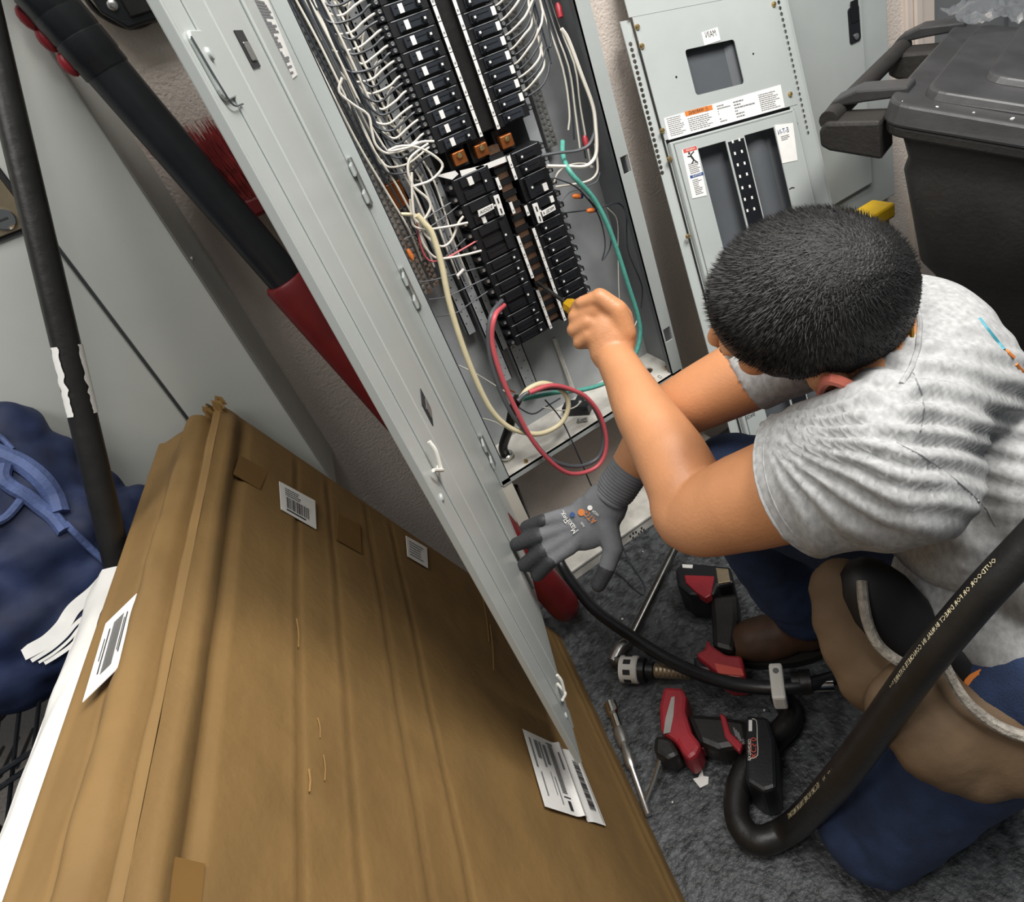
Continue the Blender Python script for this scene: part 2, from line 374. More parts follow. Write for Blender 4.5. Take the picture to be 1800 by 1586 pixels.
# copper lugs between the two banks
for q in ((807,276),(846,263),(890,247)):
    c = PY(q[0], q[1], DB+.012)
    o = MB().box(c[0]-.012, c[0]+.012, DB+.008, DB+.022, c[2]-.012, c[2]+.010).build('copper_lug', 'copper', E, bevel=.002)
    b = MB(); screw(b, (c[0], DB+.008, c[2]+.003), (0,-1,0), .005, .005); b.build('lug_screw', 'brass', o, smooth=True)
    MB().box(c[0]-.018, c[0]+.018, DB+.022, DB+.045, c[2]-.02, c[2]+.022).build('lug_block', 'black_side', E, bevel=.002)
for pts in (((835,295),(905,268),(912,276),(842,303)), ((808,300),(850,290),(855,300),(812,312)), ((765,309),(800,300),(806,306),(795,316))):
    b = MB(); b.add([PY(x, y, DB+.004) for x, y in pts]+[PY(x, y, DB+.007) for x, y in pts], [(0,1,2,3),(7,6,5,4),(0,4,5,1),(1,5,6,2),(2,6,7,3),(3,7,4,0)])
    b.build('barrier_paper', 'white_sticker', E)
# terminal bars with screws at both sides
def tbar(x, y, z0, z1, w, name):
    o = MB().box(x-w/2, x+w/2, y, y+.016, z0, z1).build(name, 'steel', E, bevel=.001); b = MB(); z = z0+.006; k = 0
    while z < z1-.004:
        screw(b, (x-w*.22, y, z), (0,-1,0), .0042, .006); screw(b, (x+w*.25, y, z+.005), (0,-1,0), .0042, .006); z += .0105
    s = b.build('bar_screw', 'steel', o, smooth=True, kind='stuff'); return o
tbar(.226, WL-.06, .74, 1.25, .020, 'neutral_bar'); tbar(.248, WL-.045, .74, 1.05, .014, 'neutral_bar')
tbar(.560, WL-.035, .875, 1.22, .020, 'ground_bar')
c = PY(693, 342, WL-.05)
MB().box(c[0]-.013, c[0]+.016, WL-.06, WL-.03, c[2]-.022, c[2]+.02).build('copper_bonding_plate', 'copper', E, bevel=.001)
# ------------------------------------------------------------------ breakers
PT = .0221
def bmesh_breaker(side, wide=1, kind='upper'):
    """local origin at the inner end of the face centre; side -1 extends to the left, +1 to the right; depth along +y"""
    h = PT*wide*.96; L = .070 if side < 0 else .060
    body = MB(); x = lambda a: side*a
    def bx(mb, a0, a1, y0, y1, z0, z1): mb.box(min(x(a0),x(a1)), max(x(a0),x(a1)), y0, y1, z0, z1)
    bx(body, 0, L, .004, .045, -h/2, h/2)
    body2 = MB()
    for k in range(wide):
        zc = (k-(wide-1)/2)*PT; bx(body2, .010, L-.012, 0, .0045, zc-.0072, zc+.0072)
    tog = MB()
    bx(tog, .012, .020, -.006, .002, -.0042, .0042) if wide == 1 else bx(tog, .008, .020, -.005, .002, -h*.42, h*.42)
    tdot = MB(); bx(tdot, .0145, .018, -.0066, -.0058, -.0012, .0022)
    term = MB(); sc = MB()
    for k in range(wide):
        zc = (k-(wide-1)/2)*PT
        for dz in ((-.0048, .0048) if kind == 'upper' and side < 0 else (0,)):
            bx(term, L-.001, L+.011, .006, .028, zc+dz-.0042, zc+dz+.0042)
            sc.lathe((x(L+.005), .006, zc+dz), (0,-1,0), [(0,.0032),(.001,.0032),(.0012,.0018),(.0004,.0012)], 8)
    ridge = MB(); bx(ridge, .022, L-.016, -.0008, .0002, -h*.30, -h*.27); bx(ridge, .022, L-.016, -.0008, .0002, h*.1, h*.13)
    edge = MB(); bx(edge, .004, L-.004, .0032, .0042, h/2-.0018, h/2-.0008)
    z = np.zeros(3)
    return [('case', body.mesh('case','black_side',z)), ('face', body2.mesh('face','breaker_face' if kind=='upper' else 'black_plastic',z)),
            ('toggle', tog.mesh('toggle','black_plastic',z)), ('toggle_mark', tdot.mesh('toggle_mark','white_sticker',z)),
            ('terminal', term.mesh('terminal','black_plastic',z)), ('terminal_screw', sc.mesh('terminal_screw','steel',z)),
            ('rib', ridge.mesh('rib','black_rubber',z)), ('rating_line', edge.mesh('rating_line','galv',z))]
PROTO = {}
def breaker(side, z, label, wide=1, kind='upper', sticker=None, group='circuit breakers'):
    key = (side, wide, kind)
    if key not in PROTO: PROTO[key] = bmesh_breaker(*key)
    x = .4045 if side < 0 else .4495
    o = thing('circuit_breaker', label, 'breaker', (x, DB, z), group)
    for n, me in PROTO[key]: inst(n, me, (x, DB, z), o)
    if sticker is not None:
        a, w, hh, dz = sticker; c = x+side*a
        MB().box(c-w/2, c+w/2, DB-.0012, DB-.0004, z+dz-hh/2, z+dz+hh/2).build('sticker', 'white_sticker', o)
    return o
ZU = .952
for k in range(13):
    z = ZU+PT*(k+.5)
    breaker(-1, z, f'black breaker with white sticker, left column of upper bank, {ORD[k]} from bottom', sticker=(.0445, .0075, .0125, 0))
    breaker(1, z, f'black breaker, right column of upper bank, {ORD[k]} from its bottom', sticker=None if k == 0 else (.0520, .0075, .0125, 0))
ZL = .576
left_plan = [(1,)]*3+[(2,)]+[(1,)]*4+[(3,)]+[(2,)]+[(2,)]   # rows from the bottom: 3+2+4+3+2+... = 15
r = 0; k = 0
plan = [1,1,1,2,1,1,1,3,2,2]
for wd_ in plan:
    z = ZL+PT*(r+wd_/2); r += wd_
    breaker(-1, z, f'black breaker, left column of lower bank, {ORD[k]} from bottom', wd_, 'lower', group='circuit breakers'); k += 1
r = 0; k = 0
for wd_ in [1]*9+[2,2,1,1]:
    z = ZL+PT*(r+wd_/2); r += wd_
    breaker(1, z, f'black breaker, right column of lower bank, {ORD[k]} from bottom', wd_, 'lower', group='circuit breakers'); k += 1
# white number strips
def strip(x, z0, z1, label):
    o = thing('number_strip', label, 'label strip', (x, DB, z0)); n = max(1, round((z1-z0)/PT)); d = (z1-z0)/n
    me = MB().box(-.0028, .0028, -.0012, 0, .0006, d-.0006).mesh('number_label', 'white_sticker', np.zeros(3))
    dg = MB(); rr = random.Random(int(x*1e4+z0*1e3))
    for i in range(n):
        inst('number_label', me, (x, DB, z0+i*d), o)
        for q in range(2): a = x-.0012+q*.0016; dg.quad((a,DB-.0014,z0+i*d+.004),(a+.0009,DB-.0014,z0+i*d+.004),(a+.0009,DB-.0014,z0+i*d+.0075),(a,DB-.0014,z0+i*d+.0075))
    dg.build('digits', 'ink', o)
    MB().box(x-.0032, x+.0032, DB, DB+.02, z0, z1).build('strip_carrier', 'black_side', o)
strip(.4105, ZU, ZU+13*PT, 'white number strip beside left column of the upper bank')
strip(.4440, ZU, ZU+13*PT, 'white number strip beside right column of the upper bank')
strip(.4105, .576, .662, 'white number strip at bottom left, below the screwdriver tip')
strip(.4105, .687, .773, 'white number strip along left column of lower bank, above the screwdriver tip')
strip(.4440, .576, .773, 'long white number strip along right column of the lower bank')
strip(.4440, .797, .817, 'short white number tab in middle of lower bank right column')
strip(.4440, .864, .907, 'two-cell white number strip at the top right of lower bank')
strip(.4105, .860, .882, 'short white number tab at the top left of lower bank')
strip(.4190, .812, .834, 'short white number tab beside the upright lettered tag')
# lettered tags on the lower breakers
def tagp(name, label, pts, txt, size, mirror=True):
    V = [PY(x, y, DB-.008) for x, y in pts]; c = sum(V)/4; ex = nrm(V[1]-V[0]); ey = nrm(V[0]-V[3])
    b = MB(); b.add([v for v in V]+[v+np.array([0,.0015,0]) for v in V], [(3,2,1,0),(4,5,6,7),(0,1,5,4),(1,2,6,5),(2,3,7,6),(3,0,4,7)])
    o = tag(b.build(name, 'white_sticker'), label, 'tag')
    text('lettering', txt, c+np.array([0,-.0006,0]), -ex, ey, size, 'ink', o, fit=float(np.linalg.norm(V[1]-V[0]))*.82)
def pxl(c, pts): return [(760+x/5.625, 240+y/5.625) for x, y in pts]
tagp('breaker_tag', 'white lettered tag on left column of lower bank', pxl(0, ((450,735),(600,662),(612,712),(462,795))), 'RISOIA', .008)
tagp('breaker_tag', 'white lettered tag on right column of lower bank', pxl(0, ((1078,742),(1205,672),(1222,722),(1095,792))), 'MICEL 4', .008)
def vtag(label, pts, txts):
    V = [PY(x, y, DB-.009) for x, y in pxl(0, pts)]
    b = MB(); b.add(V+[v+np.array([0,.002,0]) for v in V], [(3,2,1,0),(4,5,6,7),(0,1,5,4),(1,2,6,5),(2,3,7,6),(3,0,4,7)])
    o = tag(b.build('breaker_tag', 'white_sticker'), label, 'tag'); dn = nrm(V[3]-V[0]); L = np.linalg.norm(V[3]-V[0]); top = (V[0]+V[1])/2
    q = MB()
    for f in (.28, .80): c = top+dn*L*f; q.box(c[0]-.0012, c[0]+.0012, c[1]-.0008, c[1], c[2]-.0045, c[2]+.0045)
    q.build('mark', 'ink', o)
vtag('upright white tag marked with bars, left column of lower bank', ((605,590),(655,572),(718,768),(668,782)), 0)
vtag('upright white tag marked with bars, right column of lower bank', ((988,672),(1038,655),(1098,848),(1050,858)), 0)
def small(label, x, y, w=.009, h=.013):
    c = PY(760+x/5.625, 240+y/5.625, DB-.0035)
    tag(MB().box(c[0]-w/2, c[0]+w/2, DB-.0035, DB-.0005, c[2]-h/2, c[2]+h/2).build('breaker_sticker', 'white_sticker'), label, 'sticker')
small('small square sticker on the topmost left breaker of lower bank', 380, 440); small('small square sticker on the double breaker, right column of lower bank', 1120, 498)
small('small white sticker under the lettered tag on the left', 515, 825, .007, .011); small('small white sticker above the lettered tag on the right', 1185, 620, .007, .011)
# ------------------------------------------------------------------ wires
def wire(label, pts, r, mat, name='wire', cat='wire', group=None, n=6, sm=4):
    return tag(MB().tube(pts, r, n, sm).build(name, mat, smooth=True), label, cat, group)
def pw(label, pts, r, mat, name='wire', cat='wire', group=None, Y=1.07, sm=4, n=6):
    """pixel path; every entry (x, y) or (x, y, Y)"""
    return wire(label, [PY(q[0], q[1], q[2] if len(q) > 2 else Y) for q in pts], r, mat, name, cat, group, n, sm)
R_ = random.Random(3)
for k in range(13):
    z = ZU+PT*(k+.5); u = R_.uniform
    bx = .254+u(-.012, .016)
    wire(f'white wire into the upper left breaker, {ORD[k]} row from bottom',
         [(.330,DB+.012,z+.005),(.318,DB+.010,z+.004),(.302,DB+.012,z+.001-u(0,.004)),(.280,DB+.016,z-.004-u(0,.006)),(bx+.004,DB+.020,z-.001),(bx-.004,DB+.022,z+.014),(bx-.008,DB+.022,z+.05),(bx-.006+u(-.01,.01),DB+.012+u(0,.02),max(1.42,z+.2)),(bx,DB+.03,1.54)],
         .0019, 'wire_white', group='white wires of the upper left breakers')
    bx = .257+u(-.014, .012)
    wire(f'black wire into the upper left breaker, {ORD[k]} row from bottom',
         [(.330,DB+.012,z-.005),(.318,DB+.009,z-.006),(.302,DB+.010,z-.009-u(0,.004)),(.280,DB+.013,z-.014-u(0,.004)),(bx+.004,DB+.016,z-.010),(bx-.005,DB+.018,z+.008),(bx-.009,DB+.018,z+.05),(bx-.008+u(-.01,.01),DB+.012+u(0,.02),max(1.42,z+.2)),(bx-.004,DB+.035,1.54)],
         .0019, 'wire_black', group='black wires of the upper left breakers')
    if k % 2 == 0:
        wire(f'slack white wire curling behind the upper left breakers, {ORD[k]} row from bottom',
             [(.318,DB+.03,z+.002),(.306,DB+.02,z+.008+u(0,.008)),(.290,DB+.02,z-.004),(.281,DB+.03,z-.026),(.290,DB+.03,z-.04),(.304,DB+.03,z-.032)],
             .0016, 'wire_white', group='slack white wires behind the left fan')
    if k > 0:
        bx = .580+u(-.008, .016)
        wire(f'white wire from the upper right breaker, {ORD[k]} row from bottom',
             [(.507,DB+.018,z+.004),(.520,DB+.010,z+.006),(.540,DB-.002,z+.014+u(0,.006)),(.560,DB,z+.026+u(0,.01)),(bx-.006,DB+.008,z+.055),(bx,DB+.012,z+.10),(bx+.004,DB+.02,max(1.40,z+.2)),(bx,DB+.03,1.54)],
             .0019, 'wire_white', group='white wires of the upper right breakers')
        bx = .585+u(-.012, .010)
        wire(f'black wire from the upper right breaker, {ORD[k]} row from bottom',
             [(.507,DB+.014,z-.005),(.524,DB+.004,z-.003),(.548,DB-.004,z+.006+u(0,.006)),(.570,DB+.0,z+.03),(bx,DB+.008,z+.07),(bx+.002,DB+.016,max(1.40,z+.2)),(bx,DB+.035,1.54)],
             .0017, 'wire_black', group='black wires of the upper right breakers')
# long runs in the left gutter
for i in range(9):
    a = .209+.008*i; m = ('wire_white','wire_black','wire_white','wire_grey')[i % 4]
    wire(f'{("white","black","white","grey")[i%4]} long wire running down the left gutter, {ORD[i]} from the door',
         [(a+.01,DB+.03,1.54),(a,DB+.02+.004*(i%3),1.30),(a+.006,DB+.015,1.15),(a+.012,DB+.02,1.02),(a+.022+.002*i,DB+.02,.93),(a+.030,DB+.02,.86-.006*i),(a+.03,DB+.03,.80-.01*i)],
         .0018, m, group='long wires in the left gutter')
for i, (c, m) in enumerate((('white','wire_white'),('black','wire_black'),('white','wire_white'),('black','wire_black'),('white','wire_white'))):
    a = .592+.006*i
    wire(f'{c} long wire in the right gutter, {ORD[i]} from the ground bar',
         [(a,DB+.02,1.54),(a+.002,DB+.012,1.30),(a+.004*(i%2),DB+.010+.003*i,1.10),(a+.006,DB+.01,1.0),(a-.002,DB+.015,.93),(a-.012,DB+.02,.90-.02*i)],
         .0018, m, group='long wires in the right gutter')
c2p = lambda L: [(450+x/3.964, y/3.964) for x, y in L]
c3p = lambda L: [(800+x/3.964, y/3.964) for x, y in L]
c6p = lambda L: [(450+x/3.964, 350+y/3.964) for x, y in L]
c7p = lambda L: [(800+x/3.964, 350+y/3.964) for x, y in L]
pw('white wire making a wide loop below the upper left breakers', c2p([(1240,985),(1150,990),(1050,1030),(920,1055),(1000,1020),(1120,1025),(1240,1085),(1300,1160),(1220,1255),(1090,1300)]), .0022, 'wire_white')
pw('white wire dropping in a slack S below the wide loop', c2p([(1200,1000),(1130,1050),(1070,1110),(1060,1200),(1100,1300),(1190,1380),(1215,1450),(1160,1540),(1110,1530),(1090,1400),(1085,1200)]), .0022, 'wire_white')
pw('white wire hooking down the left gutter past the neutral bar', c2p([(600,540),(580,640),(680,730),(780,800),(805,900),(830,1000),(890,1060),(960,1060),(1130,990)]), .0021, 'wire_white', Y=1.085)
pw('tan wire tied around the wire bunch near the neutral bar', c6p([(1010,105),(1100,110),(1150,140),(1210,200)]), .0032, 'wire_cream', Y=1.08)
pw('white wire from lower left breaker to the bunch beside the neutral bar', c6p([(1475,165),(1350,190),(1200,210),(1110,195),(1085,140),(1075,0)]), .0022, 'wire_white', Y=1.085)
pw('white wire rising steeply to the lower left breakers', c6p([(1445,120),(1410,170),(1360,290),(1290,330),(1200,270),(1150,200),(1100,120)]), .0022, 'wire_white', Y=1.09)
pw('white wire sagging below the red one to the lower left breakers', c6p([(1570,360),(1450,390),(1300,415),(1230,395),(1170,320),(1140,230)]), .0022, 'wire_white', Y=1.09)
pw('thin red wire looping to the lower left breakers', c6p([(1540,290),(1420,360),(1300,420),(1210,430),(1160,360),(1130,240),(1120,150)]), .0016, 'wire_red', Y=1.092)
for i, L in enumerate(([(1620,460),(1420,515),(1250,560),(1150,578)], [(1640,535),(1480,610),(1330,680),(1205,700)], [(1650,620),(1500,720),(1400,790),(1260,818)], [(1500,240),(1380,350),(1300,420)], [(1440,20),(1330,110),(1200,200),(1030,280)], [(1400,0),(1250,90),(1180,140)])):
    pw(f'thin grey wire to the lower left breakers, {ORD[i]} from the bottom' if i else 'thin grey wire with a white splice to the lower left breakers', c6p(L), .0013, 'wire_grey', Y=1.10, group='thin grey wires of the lower left breakers')
c = PY(450+1425/3.964, 350+513/3.964, 1.0985)
tag(MB().cyl(c-np.array([.008,0,.003]), c+np.array([.008,0,.003]), .003, n=8).build('wire_splice', 'nylon_white', smooth=True), 'white splice sleeve on a thin grey wire', 'splice')
pw('thin grey wire crossing from the door side to the lower loops', c6p([(1415,1160),(1520,1210),(1620,1270),(1700,1320),(1784,1370)]), .0013, 'wire_white', Y=1.09)
pw('pale wire lying across the enclosure floor at the left', [(845,735),(870,742),(900,760),(915,757)], .0013, 'wire_white', Y=1.09)
pw('thick dark grey wire entering the lower right bank', c3p([(600,1085),(720,1065),(850,1050),(930,1010),(970,930),(985,860)]), .0030, 'wire_grey', Y=1.07)
pw('thick white wire hooking into the lower right bank', c3p([(640,1158),(780,1160),(900,1160),(960,1120),(985,1050),(980,900),(960,740),(880,520),(790,280),(740,200)]), .0034, 'wire_white', Y=1.068)
pw('white wire bowing from the second right breaker of the lower bank', c3p([(700,1302),(820,1285),(930,1260),(985,1210),(992,1140),(975,1000)]), .0022, 'wire_white', Y=1.08)
pw('white wire with a short crook beside the teal ground', c3p([(690,1270),(720,1200),(800,1150),(900,1140),(960,1165)]), .0018, 'wire_white', Y=1.09)
pw('thin black wire drooping to a point right of lower bank', c3p([(690,1240),(820,1290),(900,1360),(990,1480)])+c7p([(1035,230),(1045,340),(1025,430),(1075,350),(1085,260),(1040,130),(930,0)]), .0014, 'wire_black', Y=1.07)
pw('thin grey wire to the upper of two orange connectors', c3p([(730,1405),(800,1340),(880,1310),(980,1270),(1010,1200)]), .0013, 'wire_grey', Y=1.08)
pw('thin grey wire to the lower of two orange connectors', c3p([(750,1485),(880,1470),(1000,1450),(1130,1415)])+c7p([(1190,100),(1195,250),(1210,380),(1290,570),(1305,650),(1295,760)]), .0014, 'wire_black', Y=1.09)
pw('thin pale wire hanging straight down behind the teal ground', c7p([(1060,60),(1130,150),(1135,380),(1140,600),(1145,700)]), .0011, 'wire_white', Y=1.13)
pw('short pale wire slanting to the enclosure floor', c7p([(1275,830),(1240,910),(1215,960)]), .0013, 'wire_white', Y=1.10)
for i, (q, lab) in enumerate((((1018,345),'upper'), ((1043,369),'lower'))):
    c = PY(q[0], q[1], 1.072); d = nrm(PY(q[0]-16, q[1]+(0 if i == 0 else 3), 1.066)-c)
    o = thing('wire_connector', f'{lab} orange and blue wire connector right of the lower bank', 'wire connector', c)
    MB().lathe(c, d, [(0,.005),(.010,.0048),(.016,.003),(.017,.001)], 10).build('cap', 'orange_nut', o, smooth=True)
    MB().lathe(c-d*.007, d, [(0,.0045),(.007,.0052)], 10).build('skirt', 'blue_nut', o, smooth=True)
for i, (q, lab) in enumerate((((1027,238),'red wire nut on the right gutter wires beside the ground bar'), ((980,5),'red wire nut at the top of the right gutter'))):
    c = PY(q[0], q[1], 1.085); tag(MB().lathe(c, (-.2,-.2,-1), [(0,.003),(.006,.0055),(.022,.005),(.024,.002)], 10).build('wire_nut', 'red_plastic', smooth=True), lab, 'wire nut')
c = PY(716, 438, 1.08); tag(MB().lathe(c, (0,-.3,-1), [(0,.003),(.012,.005),(.02,.002)], 10).build('wire_nut', 'orange_nut', smooth=True), 'small orange wire nut at the edge of the door', 'wire nut')
# the heavy conductors
pw('thick cream cable falling past the breakers and ending in a coil', [(733,378),(745,392),(760,412),(776,465),(792,540),(822,632),(858,712),(890,748),(920,760),(952,762),(985,745),(999,716),(990,689),(958,674),(930,683),(915,700)], .0052, 'wire_cream', 'cable', 'cable', Y=1.045, sm=6, n=10)
pw('thick teal ground wire hanging in a long bow', [(989,249,1.12),(990,275,1.09),(1004,305),(1044,350),(1074,410),(1104,500),(1122,558),(1125,592),(1114,628),(1082,664),(1035,683),(980,690),(920,702)], .0046, 'wire_teal', 'cable', 'cable', Y=1.06, sm=6, n=10)
pw('thick red wire drooping in a long loop over the enclosure lip', [(886,537,1.08),(870,556),(865,600),(879,655),(906,718),(940,780),(982,823),(1015,833),(1052,818),(1066,782),(1056,733),(1032,700),(1002,684),(968,678),(930,690)], .0046, 'wire_red', 'cable', 'cable', Y=1.035, sm=6, n=10)
pw('thick black wire drooping beside the red loop', [(882,529,1.08),(863,556),(859,610),(874,672),(900,728),(932,768),(966,806),(1010,820),(1050,806),(1061,768),(1048,724),(1020,692),(978,682),(930,690),(910,705)], .0044, 'wire_grey', 'cable', 'cable', Y=1.040, sm=6, n=10)
o = thing('conduit', 'black flexible conduit standing in a silver connector on the enclosure floor', 'conduit', FL(893, 806, ZB))
c = FL(893, 806, ZB)
MB().tube([PY(912,698,1.05), PY(902,720,1.055), PY(895,752,1.07), c+np.array([0,0,.03]), c-np.array([0,0,.004])], .0095, 12, 5).build('hose', 'black_rubber', o, smooth=True)
MB().lathe(c, (0,0,1), [(0,.016),(.004,.016),(.004,.0145),(.012,.0145),(.014,.0125)], 18).build('connector', 'chrome', o, smooth=True)
pw('thin black cord trailing from the enclosure floor to the shop floor', [(958,703,1.07),(985,735,1.06),(1005,775,1.045),(1025,820,1.04),(1040,855,1.045),(1062,895,1.05)], .0016, 'wire_black', Y=1.05)
wire('thin black wire trailing down to the dark floor behind the glove', [PY(1085,935,1.03),FL(1100,975,.02),FL(1115,1000,.004),FL(1133,1030,.003),FL(1128,1045,.003),FL(1100,1020,.003),FL(1080,1000,.01)], .0014, 'wire_black')
pw('black cord dropping from the box bottom behind the cream board', [(904,856,1.10),(915,885,1.10),(930,925,1.10),(945,965,1.11)], .0085, 'black_rubber', 'cable', 'cable', Y=1.10, n=10)
# black plastic block and debris on the enclosure floor
c = FL(1020, 720, ZB+.012); ex, ey = nrm((.75,.66,0)), nrm((-.66,.75,0))
o = thing('terminal_block', 'black plastic terminal block lying on the enclosure floor', 'terminal block', (c[0], c[1]+.012, ZB))
MB().cbox((c[0],c[1]+.012,ZB+.012), ex*.030, ey*.060, np.array([0,0,.022])).build('body', 'black_plastic', o, bevel=.002)
MB().cbox((c[0]+.012,c[1]+.022,ZB+.009), ex*.05, ey*.024, np.array([0,0,.016])).build('ear', 'black_plastic', o, bevel=.002)
b = MB()
for du, dv in ((0,.02),(.004,-.008),(.01,-.02)): screw(b, np.array((c[0],c[1]+.012,ZB+.023))+ex*du+ey*dv, (0,0,1), .0035, .003)
b.build('screw', 'steel', o, smooth=True)
c = FL(1017, 741, ZB+.002); tag(MB().lathe(c, (.5,-.6,.25), [(0,.006),(.006,.006),(.006,.0035),(.024,.0035)], 8).build('bolt', 'steel'), 'loose steel bolt lying by the terminal block', 'bolt')
for i, q in enumerate(((1128,606),(1136,614),(1122,617),(1145,611),(1142,668),(1150,672),(1160,662),(1138,676))):
    c = FL(q[0], q[1], ZB+.004); d = nrm((R_.uniform(-1,1), R_.uniform(-1,1), .2))
    tag(MB().tube([c-d*.007, c+np.array([0,0,.003]), c+d*.007], .0013, 5, 3).build('wire_scrap', 'copper' if i % 2 else 'galv_light'), 'short wire clipping in the dust on the enclosure floor', 'scrap', 'wire clippings on the enclosure floor')
pw('grey flat strip leaning on the back of the enclosure', [(974,594,1.165),(985,625,1.165),(1000,665,1.16),(1009,690,1.15)], .0045, 'galv_light', 'metal_strip', 'strip', n=4)
pw('thin white wire curving above the coil', [(955,716),(985,722),(1010,716),(1022,705)], .0013, 'wire_white', Y=1.09)
pw('thin black wire behind the coil', [(905,712),(935,728),(960,715),(985,700)], .0016, 'wire_black', Y=1.10)
pw('short brown wire scrap on the enclosure floor', [(868,668),(885,672),(895,685),(905,690)], .0018, 'copper', Y=1.12)
# ------------------------------------------------------------------ panel door standing open on its hinges
HX = X0+.001
CB = FL(1022, 1338, .27); dv = np.array([CB[0]-HX, CB[1]-FR, 0]); DWD = np.linalg.norm(dv)
DP = PL((HX, FR-.002, .27), dv, (0,0,1))             # u from the hinge to the free edge, v up
DH = 1.27
D = thing('panel_door', 'long grey steel panel door swung open towards the viewer', 'panel door', (HX, FR, .27))
us = np.mean([DP.uv(x, y)[0] for x, y in ((361,0),(541,350),(747,750))])     # seam between frame and leaf
b = MB(); DP.slab(b, us+.0015, DWD, 0, DH, -.005, 0); b.build('outer_frame', 'grey_door', D, bevel=.003)
b = MB(); DP.slab(b, .012, us-.0015, .0, DH, -.010, .0); b.build('leaf', 'grey_door', D, bevel=.003)
b = MB(); DP.slab(b, us*.42, us*.60, .03, DH, 0, .004); b.build('stiffener', 'grey_door', D, bevel=.003)
b = MB(); DP.slab(b, us+.05, DWD-.05, .0, DH, 0, .0016); b.build('raised_rib', 'grey_door', D, bevel=.0015)
b = MB(); DP.slab(b, DWD-.004, DWD, 0, DH, -.008, .0); b.build('return_edge', 'grey_door', D, bevel=.001)
b = MB(); DP.slab(b, .0, .012, 0, DH, -.006, -.002); b.build('hinge_strip', 'grey_paint', D)
print('door width', DWD, 'seam', us)
for q in ((628,322),(718,515),(848,772)):
    u, v = DP.uv(*q); o = None
    b = MB()
    for k in (-1, 1): DP.slab(b, -.004, .026, v+k*.021-.009, v+k*.021+.009, .001, .006)
    o = b.build('hinge', 'grey_paint', D, bevel=.002)
    b = MB(); b.cyl(DP.pt(.0, v-.036, .005), DP.pt(.0, v+.036, .005), .0035, n=8); b.build('hinge_pin', 'steel', o, smooth=True)
for q in ((434,87),(749,716)):
    u, v = DP.uv(*q); b = MB(); DP.slab(b, u-.020, u+.020, v-.016, v+.016, .0003, .0012); o = b.build('latch_slot', 'ink', D)
    b = MB(); DP.slab(b, u-.012, u+.014, v-.010, v+.006, .0012, .003); b.build('latch_bolt', 'steel', o, bevel=.001)
for q in ((360,98),(762,832),(982,1222)):
    u, v = DP.uv(*q); b = MB()
    if q[1] > 200:
        b.tube([DP.pt(u-.026,v-.012,.001), DP.pt(u-.010,v-.006,.006), DP.pt(u+.004,v+.002,.010), DP.pt(u+.022,v+.018,.006)], .0020, 8, 4)
        b.tube([DP.pt(u+.002,v+.002,.009), DP.pt(u-.002,v+.022,.012), DP.pt(u-.005,v+.034,.010)], .0022, 8, 4)
        b.build('strap_hook', 'nylon_white', D, smooth=True)
    else:
        DP.poly(b, rrect(u-.022, v-.030, u+.022, v+.016, .008), .0, .003); o = b.build('tab_plate', 'grey_door', D, bevel=.001)
        b = MB(); b.tube([DP.pt(u+.022,v+.012,.003), DP.pt(u+.020,v-.022,.004), DP.pt(u+.008,v-.034,.003), DP.pt(u-.022,v-.036,.003)], .0007, 6, 4); b.build('tab_slit', 'grey_dark', o, smooth=True)
    b = MB(); b.lathe(DP.pt(u+.022*(1 if q[1] > 200 else 0), v-.016*(1 if q[1] > 200 else 0), .003*(q[1] < 200)), DP.n, [(0,.005),(.002,.004),(.0025,.002)], 10); b.build('stud', 'grey_paint', D, smooth=True)
# directory card stuck on the door
c4 = [DP.uv(x, y) for x, y in ((425,-6),(466,-6),(521,132),(499,150))]
b = MB(); DP.poly(b, c4, .0005, .0015); o = b.build('directory_card', 'white_sticker', D)
R2 = random.Random(5); lines = []
u0, u1 = min(p[0] for p in c4[2:]), max(p[0] for p in c4[2:])
for i in range(26):
    f = (i+.7)/27; a = np.array(c4[0])*(1-f)+np.array(c4[3])*f; bq = np.array(c4[1])*(1-f)+np.array(c4[2])*f
    w = bq-a; lines.append((a[0]+w[0]*.15, a[1]-.0013, a[0]+w[0]*R2.uniform(.5,.9), a[1]+.0013))
prints(DP, o, lines, .0019, 'ink_grey', 'print')
# cream board under the left flange
tag(MB().box(X0-.002, XI0, FR+.002, FR+.02, .036, ZB-.012).build('cream_board', 'cream_board', bevel=.001), 'narrow cream board standing under the left flange of the panel box', 'board')
# ------------------------------------------------------------------ dead front cover leaning on the wall at the right
TL = PY(1094, 34, 1.12); BLc = K(1290, 765, 1.35); e = BLc-TL; r_ = ray(1384, -22); t_ = ((TL-EYE) @ e)/(r_ @ e); TR = EYE+r_*t_
CP = PL(TL, TR-TL, e); CW_ = np.linalg.norm(TR-TL); CH = TL[2]/(-nrm(e)[2])-.002
print('cover', CW_, CH, np.linalg.norm(e))
C = thing('dead_front_cover', 'grey steel dead front cover with cut-outs leaning on the wall', 'panel cover', CP.pt(CW_/2, CH))
U = lambda x, y: CP.uv(x, y)[0]; V_ = lambda x, y: CP.uv(x, y)[1]
c4p = lambda L: [CP.uv(1080+x/5, y/5) for x, y in L]
c6q = lambda L: [CP.uv(1140+x/5.625, 230+y/5.625) for x, y in L]
uL = U(1080+200/5, 310/5); uR = c4p([(1428,100)])[0][0]; uEnd = c4p([(1530,100)])[0][0]; vM = c4p([(900,1110)])[0][1]
vtop = -.03
